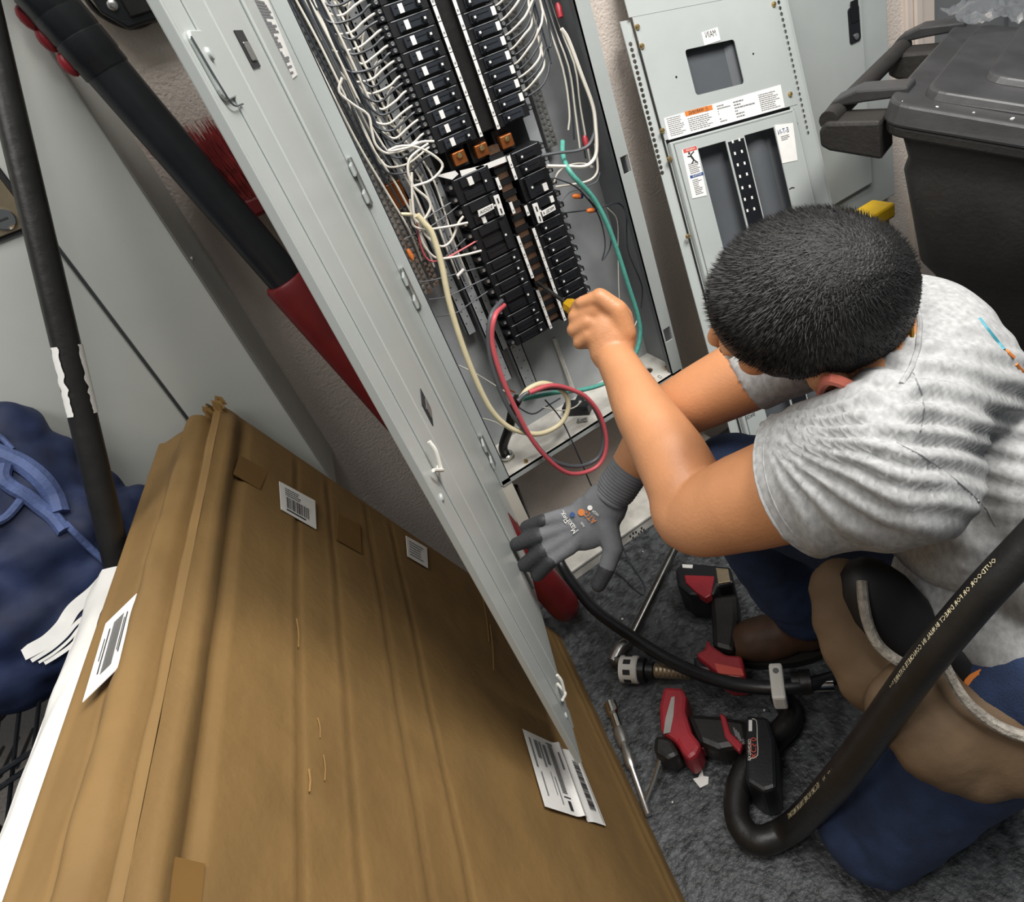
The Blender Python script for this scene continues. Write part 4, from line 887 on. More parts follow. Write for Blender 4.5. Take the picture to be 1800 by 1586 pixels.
for k, (x, y) in enumerate(((108,25),(145,62),(180,105))):
    s_ = al2(x, y); cl = MB().lathe(Q1+qd*(s_-.030), qd, [(0,.0250),(.002,.0275),(.026,.0275),(.028,.0265),(.040,.0265),(.042,.0255)], 20).build('clamp_collar', 'black_plastic', o, smooth=.6)
    lf = nrm(CW((-.75,.66,0))-qd*np.dot(CW((-.75,.66,0)), qd)); cc = Q1+qd*(s_-.012)+lf*.029
    MB().ell(cc, (qd*.014, lf*.008, np.cross(qd, lf)*.008), 12, 8).build('red_knob', 'red_plastic', cl, smooth=True)
# red broom head, bristles up, behind the pole
c = PY(416, 352, 1.10); o = thing('broom', 'red bristle broom standing head-up behind the panel door', 'broom', (c[0]+.05, 1.12, 0))
MB().cyl((c[0]+.055, 1.12, 0), (c[0]+.055, 1.12, c[2]-.02), .012, n=12).build('handle', 'red_dark', o, smooth=True)
MB().cbox((c[0]+.05, 1.12, c[2]-.018), (.17,0,0), (0,.04,0), (0,0,.03)).build('block', 'red_dark', o, bevel=.006)
b = MB(); rr = random.Random(12)
for i in range(1400):
    x = rr.uniform(-.032, .135); y = rr.uniform(-.02, .02); p = np.array([c[0]+x, 1.12+y, c[2]-.005]); L = rr.uniform(.085, .125)
    tip = p+np.array([(x-.05)*.35+rr.gauss(0,.006), y*.6+rr.gauss(0,.006), L]); m_ = (p+tip)/2+np.array([rr.gauss(0,.003), rr.gauss(0,.003), 0]); w = np.array([.0011,0,0]); w2 = np.array([0,.0011,0])
    b.add([p-w, p+w, p+w2, m_-w, m_+w, m_+w2, tip], [(0,1,4,3),(1,2,5,4),(2,0,3,5),(3,4,6),(4,5,6),(5,3,6)])
b.build('bristles', 'red_bristle', o, kind='stuff')
# ------------------------------------------------------------------ wheeled bin at the right
ZLd = .82; C0 = FL(1541, 184, ZLd); E1 = nrm(np.array([.37,-.93,0])); E2 = nrm(np.array([.93,.37,0])); UP = np.array([0,0,1.0]); SLP = .30
BN = thing('wheeled_bin', 'large black plastic wheeled bin with closed lid', 'trash bin', C0+E1*.25+E2*.28-UP*ZLd)
LX, LY = .46, .50
def rp(mb, u0, u1, v0, v1, z0, z1, r=.02, ins=0.0):
    P = rrect(u0, v0, u1, v1, r, 4); cu, cv = (u0+u1)/2, (v0+v1)/2; n = len(P)
    V = [C0+E1*a+E2*b_+UP*(z0-ZLd-SLP*a) for a, b_ in P]+[C0+E1*(a-np.sign(a-cu)*ins)+E2*(b_-np.sign(b_-cv)*ins)+UP*(z1-ZLd-SLP*a) for a, b_ in P]
    F = [tuple(range(n))[::-1], tuple(range(n, 2*n))]+[(i,(i+1)%n,n+(i+1)%n,n+i) for i in range(n)]
    if np.dot(np.cross(E1, E2), UP) < 0: F = [f[::-1] for f in F]
    mb.add(V, F)
b = MB(); P = []
for zz, ins in ((ZLd-.035,.018),(ZLd-.10,.028),(ZLd-.12,.022),(ZLd-.30,.040),(ZLd-.34,.060),(.10,.10),(.02,.11)):
    P.append((zz, rrect(ins, ins, LX-ins, LY-ins, .035, 4)))
n = len(P[0][1]); V = []; F = []
for zz, pp in P: V += [C0+E1*a+E2*c_+UP*(zz-ZLd-SLP*a*max(0, (zz-.3)/(ZLd-.3))) for a, c_ in pp]
for j in range(len(P)-1):
    for i in range(n): F.append((j*n+i, j*n+(i+1)%n, (j+1)*n+(i+1)%n, (j+1)*n+i))
F += [tuple(range(n)), tuple(range((len(P)-1)*n, len(P)*n))[::-1]]
if np.dot(np.cross(E1, E2), UP) > 0: F = [f[::-1] for f in F]
b.add(V, F); b.build('body', 'bin', BN, smooth=.8)
b = MB(); rp(b, .004, LX, .004, LY, ZLd-.050, ZLd-.032, .03); b.build('rim', 'bin', BN, bevel=.004)
b = MB(); rp(b, 0, LX, 0, LY, ZLd-.032, ZLd, .035, .010); b.build('lid', 'bin_lid', BN, bevel=.005)
b = MB(); rp(b, .05, LX-.02, .045, LY-.04, ZLd-.001, ZLd+.014, .03, .008); b.build('lid_step', 'bin_lid', BN, bevel=.004)
b = MB(); rp(b, .12, LX-.03, .12, LY-.05, ZLd+.013, ZLd+.024, .03, .008); b.build('lid_step', 'bin_lid', BN, bevel=.004)
for k, v0 in enumerate((.0, .40)):
    b = MB(); b.prism([(0,-.095),(.0,-.030),(-.088,-.022),(-.10,-.035),(-.10,-.062),(-.085,-.072)], C0+E2*(v0+.01), E1, UP, E2*.07); b.build('handle_bracket', 'bin', BN, bevel=.006)
    b = MB(); b.prism([(.03,.004),(-.05,.010),(-.09,-.002),(-.108,-.020),(-.108,-.034),(-.095,-.030),(-.085,-.014),(-.04,-.012),(.03,-.012)], C0+E2*(v0+.062), E1, UP, E2*.05); b.build('lid_hinge_arm', 'bin_lid', BN, bevel=.004)
b = MB(); b.cyl(C0+E1*-.085+E2*.02-UP*.022, C0+E1*-.085+E2*.48-UP*.022, .016, n=14); b.build('handle_bar', 'bin', BN, smooth=True)
for v0 in (.04, .44):
    b = MB(); b.lathe(C0+E1*.02+E2*v0-UP*(ZLd-.10), E2, [(0,.06),(.004,.098),(.046,.098),(.05,.06)], 24); b.build('wheel', 'black_rubber', BN, smooth=.6)
rr = random.Random(3); LN = nrm(np.cross(E1-UP*SLP, E2)); LN = LN if LN[2] > 0 else -LN
for i in range(7):
    x, y = ((1650,95),(1588,122),(1500,166),(1576,150),(1612,165),(1573,167),(1663,144))[i]; c = ONP(x, y, C0, LN); lu, lv = (c-C0) @ E1, (c-C0) @ E2; a = rr.uniform(0,3); s_ = rr.uniform(.003,.007)
    if not (.012 < lu < .5 and .012 < lv < .04): c = C0+E1*(.03+.05*i)+E2*.024+UP*(.0005-SLP*(.03+.05*i))
    tag(MB().cbox(c+UP*.0012, (s_*math.cos(a),s_*math.sin(a),0), (-s_*.6*math.sin(a),s_*.6*math.cos(a),0), (0,0,.002)).build('paper_scrap', 'white_sticker'), 'tiny white paper scrap on the bin lid', 'scrap', 'paper scraps on the bin lid')
fo = C0+E1*.05+E2*.40+UP*.028
fq = [ONP(x, y, C0+UP*.026, LN) for x, y in ((1652,30),(1850,-40),(1880,40),(1700,55))]
def film(s, t):
    p = (fq[0]*(1-s)+fq[1]*s)*(1-t)+(fq[3]*(1-s)+fq[2]*s)*t; return p+UP*(.012+.016*mnoise.noise(Vector((s*5, t*5, 1)))+.010*abs(mnoise.noise(Vector((s*14, t*12, 6)))))
tag(MB().grid(film, 46, 34).build('plastic_film', 'film', smooth=.5), 'crumpled clear plastic film lying on the bin lid', 'plastic film')
# ------------------------------------------------------------------ yellow mop bucket wringer between cover and bin
yc = PY(1505, 372, 1.0); Yp = PL(PY(1430, 372, .97), PY(1530, 335, .97)-PY(1460, 372, .97), (0,0,-1))
MBK = thing('mop_bucket', 'yellow mop bucket and wringer behind the kneeling person', 'bucket', (yc[0]+.05, .98, 0))
e_ = nrm(PY(1520, 345, .97)-PY(1460, 372, .97)); e_[2] = 0; e_ = nrm(e_); nn_ = np.array([-e_[1], e_[0], 0]); zt = yc[2]
o0 = PY(1482, 348, .97); o0[2] = zt-.01
b = MB(); b.prism([(-.10,0),(.10,0),(.11,-.05),(.13,-.14),(.115,-zt+.06),(-.12,-zt+.06),(-.12,-.10)], o0, e_, UP, nn_*.20); b.build('bucket', 'yellow', MBK, bevel=.008)
b = MB(); b.cbox(o0+e_*-.03+UP*.008-nn_*-.03, e_*.13, nn_*.05, UP*.016); b.cbox(o0+e_*-.02+UP*.012-nn_*-.085, e_*.13, nn_*.03, UP*.02); b.build('wringer_bar', 'yellow', MBK, bevel=.004)
b = MB(); b.cbox(o0+e_*.085+UP*.0, e_*.08, nn_*.06, UP*.035); b.cbox(o0+e_*.11-UP*.02, e_*.03, nn_*.03, UP*.05); b.build('handle_socket', 'yellow', MBK, bevel=.006)
for s_ in (-.1, .1): MB().lathe(o0+e_*s_+nn_*.1-UP*(zt-.045), e_, [(-.01,.02),(-.008,.034),(.012,.034),(.014,.02)], 16).build('wheel', 'black_rubber', MBK, smooth=.6)
# ------------------------------------------------------------------ tools on the floor
def fp(poly, z1, z0): 
    P = [FL(x, y, z1) for x, y in poly]; n = len(P); b = MB(); V = P+[np.array([p[0], p[1], z0]) for p in P]
    ar = sum(P[i][0]*P[(i+1)%n][1]-P[(i+1)%n][0]*P[i][1] for i in range(n))
    F = [tuple(range(n)), tuple(range(n, 2*n))[::-1]]+[(i, n+i, n+(i+1)%n, (i+1)%n) for i in range(n)]
    if ar < 0: F = [f[::-1] for f in F]
    return b.add(V, F)
T1 = thing('impact_driver', 'red and black cordless impact driver lying nearest, bit pointing down-left', 'power tool', FL(1250, 1300))
fp([(1166,1206),(1200,1208),(1207,1224),(1205,1250),(1216,1286),(1233,1308),(1224,1326),(1211,1336),(1197,1320),(1188,1302),(1160,1284),(1158,1240)], .068, .012).build('housing', 'red_plastic', T1, bevel=.007)
fp([(1150,1290),(1178,1294),(1196,1326),(1174,1337),(1147,1320)], .060, .014).build('nose', 'black_rubber', T1, bevel=.008)
fp([(1204,1252),(1265,1256),(1312,1264),(1320,1308),(1262,1318),(1226,1304)], .060, .010).build('grip', 'black_rubber', T1, bevel=.010)
fp([(1264,1252),(1275,1258),(1285,1288),(1306,1308),(1300,1322),(1274,1296)], .063, .05).build('grip_accent', 'red_plastic', T1, bevel=.003)
fp([(1228,1288),(1236,1296),(1240,1316),(1232,1318)], .045, .02).build('trigger', 'red_dark', T1, bevel=.003)
ba = fp([(1311,1256),(1350,1260),(1363,1300),(1366,1384),(1342,1392),(1310,1372)], .082, .0).build('battery', 'black_plastic', T1, bevel=.006)
fp([(1180,1226),(1186,1224),(1184,1256),(1178,1288),(1166,1290),(1170,1262)], .0695, .067).build('rating_sticker', 'steel', T1)
for y in (1271, 1275, 1279): fp([(1288+(y-1271),y+8),(1291+(y-1271),y+8),(1296+(y-1271),y+24),(1293+(y-1271),y+24)], .0625, .059).build('vent', 'ink_grey', T1)
b = MB(); b.tube([FL(x, y, .0832) for x, y in ((1322,1264),(1330,1268),(1331,1300),(1332,1328),(1318,1334))], .0006, 5, 2); b.build('label_outline', 'wire_white', ba)
u_ = nrm(FL(1322, 1330, .083)-FL(1322, 1270, .083)); v_ = nrm(np.cross(UP, u_))
fp([(1316,1266),(1322,1266),(1322,1285),(1316,1285)], .0836, .082).build('white_badge', 'white_sticker', ba)
text('lettering', 'XC5.0', FL(1324, 1315, .0838), -u_, v_, .012, 'red_label', ba, fit=.032)
text('lettering', 'EXTENDED', FL(1317, 1318, .0838), -u_, v_, .006, 'wire_white', ba, fit=.032)
b = MB(); b.tube([FL(1162,1332,.036), FL(1150,1372,.022), FL(1134,1412,.010)], .0042, 8, 2); b.build('bit_shaft', 'chrome', T1, smooth=True)
T2 = thing('impact_driver', 'red and black cordless driver lying farther back beneath the elbow', 'power tool', FL(1255, 1110))
fp([(1186,1000),(1200,988),(1284,996),(1290,1024),(1262,1030),(1255,1046),(1212,1046),(1190,1028)], .075, .0).build('battery', 'black_plastic', T2, bevel=.006)
fp([(1202,1010),(1256,1012),(1250,1046),(1240,1052),(1222,1040),(1205,1024)], .079, .06).build('battery_latch', 'red_plastic', T2, bevel=.003)
fp([(1258,998),(1280,1000),(1284,1022),(1262,1026)], .078, .07).build('vent_frame', 'lock_plate', T2, bevel=.001)
fp([(1199,992),(1218,993),(1217,999),(1200,998)], .0765, .074).build('badge', 'white_sticker', T2)
fp([(1246,1046),(1296,1040),(1298,1090),(1290,1146),(1252,1136),(1250,1090)], .060, .010).build('grip', 'black_rubber', T2, bevel=.010)
fp([(1222,1148),(1238,1140),(1242,1120),(1252,1134),(1276,1150),(1304,1152),(1312,1190),(1280,1192),(1256,1178),(1226,1154)], .070, .010).build('housing', 'red_plastic', T2, bevel=.006)
fp([(1256,1166),(1304,1176),(1308,1188),(1262,1184)], .0715, .068).build('rating_sticker', 'red_label', T2)
fp([(1218,1154),(1250,1156),(1256,1180),(1222,1176)], .056, .012).build('nose', 'black_plastic', T2, bevel=.005)
# angled driver attachment and round bar
o = thing('breaker_bar', 'dull steel round bar with a knuckle head lying on the floor', 'hand tool', FL(1130, 1080))
p0, p1, p2, p3 = FL(1186,965,.05), FL(1107,1126,.026), FL(1092,1138,.024), FL(1078,1164,.020)
MB().cyl(p0, p1, .0085, n=14).build('bar', 'steel_dark', o, smooth=True)
MB().tube([p1, p2, p3], [.0085,.011,.0125,.0125], 14, 4).build('knuckle', 'steel', o, smooth=True)
b = MB(); b.cyl(p3+(p2-p3)*.1, p3+np.array([.012,-.01,.0]), .012, n=12); b.build('swivel', 'steel_dark', o, smooth=True)
o = thing('hole_saw', 'silver slotted drum bit on a black arbor lying on the floor', 'drill bit', FL(1115, 1180))
a0, a1 = FL(1092,1176,.026), FL(1212,1182,.026); ad = nrm(a1-a0)
MB().lathe(a0, ad, [(0,.016),(.001,.024),(.034,.0245),(.036,.022)], 24).build('drum', 'nylon_white', o, smooth=.6)
b = MB()
for k in range(8):
    an = k*math.pi/4; f1, f2 = b.frame(ad); c = a0+ad*.017+(f1*math.cos(an)+f2*math.sin(an))*.0238; tn_ = -f1*math.sin(an)+f2*math.cos(an); ra = f1*math.cos(an)+f2*math.sin(an)
    b.cbox(c, ad*.014, tn_*.009, ra*.0016)
b.build('slot', 'ink', o)
MB().lathe(a0+ad*.036, ad, [(0,.022),(.012,.022),(.014,.015),(.028,.015),(.030,.011)], 20).build('collar', 'black_plastic', o, smooth=.6)
MB().lathe(a0+ad*.066, ad, [(i*.004, .0135 if i % 2 else .0125) for i in range(18)], 18).build('arbor', 'lock_plate', o, smooth=.4)
o = thing('chrome_extension', 'chrome socket extension lying along the carton edge', 'socket tool', FL(1085, 1270))
g0, g1 = FL(1072,1236,.016), FL(1108,1340,.012); gd = nrm(g1-g0)
MB().lathe(g0, gd, [(0,.010),(.001,.012),(.022,.012),(.026,.0085),(.050,.0085)], 16).build('socket', 'chrome', o, smooth=.6)
MB().lathe(g0+gd*.05, gd, [(0,.0085),(.010,.011),(.030,.010),(.034,.006),(.050,.009),(.07,.009),(.075,.0055),(.15,.0055)], 14).build('extension', 'steel', o, smooth=.6)
# heavy black cable with a white clamp
Pc = [FL(975,960,.11), FL(990,1000,.075), FL(1040,1066,.06), FL(1100,1112,.06), FL(1180,1163,.055), FL(1262,1196,.075), FL(1345,1209,.09), FL(1425,1203,.09), FL(1475,1190,.08)]
o = thing('black_cable', 'thick black cable curving over the tools, held by a white clamp', 'cable', FL(1180, 1190))
MB().tube(Pc, .0115, 14, 7).build('jacket', 'black_plastic', o, smooth=True)
c = FL(1368,1206,.09); t_ = nrm(FL(1400,1206,.09)-FL(1340,1208,.09)); side = nrm(np.cross(t_, UP))
b = MB(); b.cbox(c, t_*.022, side*.062, UP*.034); cl = b.build('white_clamp', 'nylon_white', o, bevel=.004)
b = MB(); b.lathe(c+UP*.0172-side*.016, UP, [(0,.005),(.0004,.005),(.0004,.0001)], 12); b.build('screw_hole', 'ink_grey', cl)
MB().lathe(FL(1392,1200,.088), t_, [(0,.017),(.012,.017),(.013,.019),(.03,.019),(.031,.016)], 18).build('gland', 'black_rubber', o, smooth=.5)
MB().lathe(FL(1408,1206,.086), t_, [(0,.010),(.05,.010)], 14).build('ferrule', 'chrome', o, smooth=.5)
# big hose in the foreground
Hp = [FL(1372,1222,.024), FL(1390,1262,.024), FL(1360,1300,.024), FL(1316,1345,.024), FL(1296,1395,.024), FL(1300,1448,.024), FL(1335,1478,.026), FL(1395,1452,.05), K(1470,1375,.80), K(1540,1283,.72), K(1620,1172,.63), K(1720,1052,.58), K(1820,945,.55), K(1900,860,.53)]
HS = thing('black_hose', 'thick black lettered conduit hose looping across the foreground', 'hose', FL(1335, 1478))
MB().tube(Hp, [.0195]*7+[.0195,.019,.018,.0165,.0158,.0152,.015], 22, 8).build('hose', 'black_rubber', HS, smooth=True)
HQ = spline(Hp, 24); HQ = np.array(HQ); px_ = PJ(HQ); i0 = int(np.argmin(np.hypot(px_[:,0]-1395, px_[:,1]-1452))); i1 = int(np.argmin(np.hypot(px_[:,0]-1775, px_[:,1]-975)))
def hose_text(body, f0, f1, size):
    cu = bpy.data.curves.new('t', 'FONT'); cu.body = body; cu.size = 1; cu.align_y = 'CENTER'; cu.resolution_u = 1
    t = bpy.data.objects.new('t', cu); COL.objects.link(t); bpy.context.view_layer.update(); me = bpy.data.meshes.new_from_object(t.evaluated_get(bpy.context.evaluated_depsgraph_get())); bpy.data.objects.remove(t, do_unlink=True)
    n = len(me.vertices); co = np.empty(n*3); me.vertices.foreach_get('co', co); co = co.reshape(-1,3)
    seg = HQ[i0:i1+1]; ln = np.concatenate([[0], np.cumsum(np.linalg.norm(np.diff(seg, axis=0), axis=1))]); L = ln[-1]
    sx = co[:,0]/co[:,0].max(); s_ = (f1-(f1-f0)*sx)*L            # mirrored: the text starts at the far end
    P = np.stack([np.interp(s_, ln, seg[:,k]) for k in range(3)], 1); P2 = np.stack([np.interp(s_+.004, ln, seg[:,k]) for k in range(3)], 1); P1_ = np.stack([np.interp(s_-.004, ln, seg[:,k]) for k in range(3)], 1)
    T = P2-P1_; T /= np.linalg.norm(T, axis=1)[:,None]; vd = EYE-P; vd -= T*np.sum(vd*T, 1)[:,None]; vd /= np.linalg.norm(vd, axis=1)[:,None]; sd = np.cross(T, vd)
    up = CW((-.7,-.7,0)); sg = np.sign(np.sum(sd*up, 1)).mean(); sd *= np.sign(sg)
    rl = np.interp(s_/L, [0,.35,.7,1], [.0195,.0182,.0162,.0155]); ang = .66+co[:,1]*size/rl
    W = P+(vd*np.cos(ang)[:,None]+sd*np.sin(ang)[:,None])*(rl*1.035)[:,None]-BASE[HS.name]
    me.vertices.foreach_set('co', W.ravel()); me.update(); me.materials.clear(); me.materials.append(mt('wire_cream'))
    ob = bpy.data.objects.new('lettering', me); COL.objects.link(ob); ob.parent = HS; BASE[ob.name] = BASE[HS.name]
hose_text('LIQUID-TIGHT FLEXIBLE METAL CONDUIT 105C DRY 60C WET SUNLIGHT RESISTANT', .06, .60, .009)
hose_text('OUTDOOR OR FOR DIRECT BURIAL IN CONCRETE SUITABLE FOR ENCASED USE', .64, .99, .006)
# bits of litter on the floor
rr = random.Random(8)
p = FL(1235, 1370, .002); b = MB(); b.prism([(-.012,-.008),(.002,-.012),(.010,-.004),(.004,.002),(.010,.012),(-.004,.006),(-.012,.010)], p, (1,0,0), (0,1,0), (0,0,.0015)); tag(b.build('paper_scrap', 'white_sticker'), 'torn white paper scrap on the floor below the driver', 'scrap')
for i in range(16):
    x, y = rr.uniform(1060, 1360), rr.uniform(960, 1460); c = FL(x, y, .001); s_ = rr.uniform(.0012, .0026)
    tag(MB().ball(c+UP*s_*.5, s_, 6, 4).build('grit', 'white_sticker'), 'speck of light grit on the dark floor', 'grit', 'grit specks on the floor')
# ------------------------------------------------------------------ the kneeling person
PS = thing('person', 'person in a grey t-shirt kneeling at the open panel, head bent, holding a screwdriver', 'person', (.45, .40, 0))
shN, elN, wrN = K(1585,800,.605), K(1222,900,.806), K(1082,630,.955)
shF, elF, wrF = K(1450,588,.86), K(1184,724,.965), K(1092,842,1.045)
hdC = K(1412,527,.645); c7 = K(1618,600,.62)
hipN, hipF = np.array((.50,.235,.36)), np.array((.585,.385,.36)); knN, knF = FL(1535,1440,.075), K(1278,845,.985)
anF = FL(1412,1085,.075); anN = knN+nrm(FL(1800,1240,.06)-FL(1560,1480,.06))*.36; anN[2] = .06
print('arm', np.linalg.norm(shN-elN), np.linalg.norm(elN-wrN), 'far', np.linalg.norm(shF-elF), np.linalg.norm(elF-wrF), 'thigh', np.linalg.norm(hipN-knN), np.linalg.norm(hipF-knF), np.linalg.norm(knF-anF), 'shoulders', np.linalg.norm(shN-shF))
mS = (shN+shF)/2; mH = (hipN+hipF)/2; ax = nrm(shF-shN); hax = nrm(hipF-hipN)
fwd = nrm(np.cross(UP, ax)); fwd = fwd if fwd[0] < 0 else -fwd
back = -fwd
# head frame
hf = CW((-.84,.14,.53)); hu = CW((-.48,-.36,-.80)); hu = nrm(hu-hf*np.dot(hu, hf)); hs = np.cross(hu, hf)
near = -1 if np.dot(hs, CW((0,1,0))) < 0 else 1
hs = hs*near                                   # towards the near ear
body = MB()
# torso under the shirt, neck, legs under the jeans
spine = [mH+UP*.03, mH+back*.05+UP*.13, (mH+mS)/2+back*.075+UP*.03, mS+back*.045-UP*.01]
for p, r in zip(spine, (.09,.085,.085,.075)): body.ell(p, (ax*r*1.2, fwd*r*.8, UP*r), 16, 10)
body.cap(shN, .05, elN, .040); body.cap(shF, .05, elF, .038)
body.cap(c7-UP*.035+fwd*.02, .046, hdC-hu*.045-hf*.03, .052)
body.cap(hipN, .075, knN, .050); body.cap(hipF, .075, knF, .050); body.cap(knF, .047, anF, .034); body.cap(knN, .045, anN, .032)
# near arm with muscle shape
def limb(mb, pts, n=36):
    P = [np.array(p[0], float) for p in pts]; mb.tube(P, [p[1] for p in pts], n, 8); mb.ball(P[0], pts[0][1], 20, 14); mb.ball(P[-1], pts[-1][1], 20, 14)
m = lambda a, b, t: a*(1-t)+b*t
dvN = CW((-.8,.5,0)); limb(body, [(shN,.045),(m(shN,elN,.35),.058),(m(shN,elN,.70)+CW((0,1,0))*.004,.055),(elN+CW((-.3,.9,0))*.006,.046),(m(elN,wrN,.14)+CW((.6,.2,-.3))*.005,.049),(m(elN,wrN,.34)+CW((.9,.1,-.2))*.006,.0475),(m(elN,wrN,.62),.040),(m(elN,wrN,.85),.0315),(wrN,.0285)])
body.ball(elN+CW((-.35,.9,.1))*.020, .030)
limb(body, [(shF,.045),(m(shF,elF,.5),.052),(elF,.043),(m(elF,wrF,.3),.044),(m(elF,wrF,.7),.034),(wrF,.027)])
# head: skull, jaw, face
body.ell(hdC, (hf*.092, hs*.074, hu*.082), 24, 16)
body.ell(hdC+hf*.026-hu*.045, (hf*.058, hs*.055, hu*.075), 18, 12); body.ell(hdC+hf*.034-hu*.004, (hf*.056, hs*.062, hu*.05), 18, 12)
body.ell(hdC+hf*.050-hu*.088, (hf*.032, hs*.034, hu*.026), 14, 10)
body.cap(hdC+hf*.088-hu*.012, .008, hdC+hf*.106-hu*.046, .012, 10)      # nose
for k in (-1, 1):
    body.ell(hdC+hf*.078+hs*.028*k-hu*.002, (hf*.010, hs*.020, hu*.006), 12, 8)   # brow
    body.ell(hdC+hf*.062+hs*.040*k-hu*.040, (hf*.018, hs*.014, hu*.018), 12, 8)   # cheek
    body.ell(hdC+hs*.076*k-hu*.032-hf*.012, (hf*.020, hs*.010, hu*.032), 14, 10)   # ear
body.ell(hdC+hf*.084-hu*.070, (hf*.012, hs*.024, hu*.006), 12, 8); body.ell(hdC+hf*.082-hu*.080, (hf*.011, hs*.020, hu*.006), 12, 8)
# near hand: closed around the screwdriver handle
pm = K(1072,578,.965)
body.ell(m(wrN,pm,.55), (CW((.3,-1,0))*.045, CW((1,.3,0))*.034, CW((0,0,1))*.024), 16, 10)
body.ell(pm, (CW((.25,-1,.1))*.046, CW((1,.25,0))*.036, CW((0,0,1))*.027), 16, 10)
kn = [(1058,528,.955),(1042,545,.955),(1034,567,.957),(1036,590,.960)]
mj = [(1020,536,.965),(1011,557,.967),(1009,580,.969),(1018,603,.970)]
tj = [(1012,548,.990),(1014,566,.992),(1017,586,.994),(1026,604,.992)]
en = [(1030,556,1.005),(1030,572,1.006),(1032,590,1.006),(1038,604,1.003)]
for a, b_, c_, d_ in zip(kn, mj, tj, en):
    P = [K(1075,575,.965), K(*a), K(*b_), K(*c_), K(*d_)]; r = .0115 if a is not kn[3] else .010
    body.cap(P[0], .014, P[1], .0125, 10); body.cap(P[1], .0125, P[2], r, 10); body.cap(P[2], r, P[3], r*.94, 10); body.cap(P[3], r*.94, P[4], r*.85, 10)
TH = [K(1098,585,.955), K(1085,545,.945), K(1055,522,.945), K(1022,533,.955)]
body.cap(TH[0], .018, TH[1], .0155, 10); body.cap(TH[1], .0155, TH[2], .0135, 10); body.cap(TH[2], .0125, TH[3], .010, 10)
# far hand inside the glove
gp = K(1040,915,1.045)
body.ell(m(wrF,gp,.5), (nrm(gp-wrF)*.05, nrm(np.cross(gp-wrF, CW((0,0,1))))*.030, CW((0,0,1))*.018), 14, 8)
sk, bs = lump(body, 'body', 'skin', PS, .0031, 3)
# ear and face details
for k in (1, -1):
    b = MB(); e0 = hdC+hs*.081*k-hu*.030-hf*.014
    b.tube([e0+hf*.016-hu*.022, e0-hf*.004+hu*.030+hs*.006*k, e0-hf*.020+hu*.016+hs*.010*k, e0-hf*.014-hu*.022+hs*.006*k, e0+hf*.008-hu*.034], [.004,.0055,.006,.0055,.005], 8, 5); b.ell(e0-hf*.004, (hf*.014, hs*.004, hu*.024), 12, 8)
    b.build('ear', 'skin_ear', PS, smooth=True)
    b = MB(); b.ell(hdC+hf*.082+hs*.031*k-hu*.016, (hf*.007, hs*.012, hu*.006), 12, 8); b.build('eye', 'white_sticker', PS, smooth=True)
    b = MB(); b.ball(hdC+hf*.0875+hs*.031*k-hu*.016, .0045, 8, 6); b.build('iris', 'boot', PS, smooth=True)
# hair: a shell over the skull plus short strands
hr = MB(); hr.ell(hdC-hf*.006+hu*.004, (hf*.0975, hs*.080, hu*.086), 28, 20); hr.ell(hdC-hf*.040-hu*.012, (hf*.060, hs*.070, hu*.062), 22, 14)
def haird(co, no):
    rel = co-hdC; f = rel @ hf; u = rel @ hu; s_ = np.abs(rel @ hs)
    d = np.zeros(len(co)); low = -.030-.012*np.clip((f-.02)/.05, -2, 1)
    cut = np.clip((-(u-np.where(f > .045, .004, np.where(f > .0, -.018, -.052))))/.015, 0, 1)
    d -= cut*.018; return d+.0012*fbm(co, 90, 3)
ho, hb = lump(hr, 'hair', 'hair', PS, .004, 4, haird)
b = MB(); rr = random.Random(2); whorl = nrm(hu*.75-hf*.62+hs*.05); cnt = 0
for i in range(15000):
    v = np.array([rr.gauss(0,1) for _ in range(3)]); v /= np.linalg.norm(v)
    f, u, s_ = v @ hf, v @ hu, v @ hs
    if u < (-.05 if f > .3 else (-.30 if f > -.2 else -.62)) or (f > .72 and u < .32): continue
    r0 = np.array(hdC)+hu*0; pt = hb.ray_cast(Vector(hdC+v*.25), Vector(-v))[0]
    if pt is None: continue
    pt = np.array(pt); tg = v-whorl*np.dot(v, whorl); tn_ = nrm(tg+1e-6); sw = np.cross(v, tn_)
    d = nrm(tn_*1.0+sw*(.35+rr.gauss(0,.25))+v*(.04+rr.gauss(0,.06))+hf*.2); L = rr.uniform(.004,.009)*(.3 if u < .1 else 1); w = nrm(np.cross(d, v))*.00042; w2 = np.cross(d, w)
    b.add([pt-w, pt+w, pt+w2*1.4, pt+d*L], [(0,1,3),(1,2,3),(2,0,3)])
b.build('hair_strands', 'hair_strand', PS, kind='stuff')
# ------------------------------------------------------------------ t-shirt
sh = MB()
sp2 = [mH+back*.00+UP*.02, mH+back*.045+UP*.11, (mH+mS)/2+back*.078+UP*.035, mS+back*.060+UP*.015, m(mS,c7,.55)+back*.015-UP*.012]
for p, (ra, rf, ru) in zip(sp2, ((.155,.115,.10),(.150,.105,.11),(.138,.100,.12),(.132,.085,.095),(.100,.080,.070))): sh.ell(p, (ax*ra, fwd*rf, UP*ru), 22, 14)
for p in (m(spine[1],mS,.4)+back*.02, m(mH,mS,.5)+back*.02): sh.ell(p, (ax*.13, fwd*.085, UP*.11), 18, 12)
slN = m(shN, elN, .42); slF = m(shF, elF, .50)
def sleeve(mb, a, e, r0, r1):
    a, e = np.array(a), np.array(e); d = nrm(e-a); L = np.linalg.norm(e-a)
    mb.lathe(a, d, [(-.055,.012),(-.045,r0*.72),(-.02,r0*.97),(0,r0),(L*.5,(r0+r1)/2*1.02),(L*.98,r1),(L,r1*.985)], 26)
sleeve(sh, shN, slN, .083, .074); sleeve(sh, shF, slF, .060, .056)
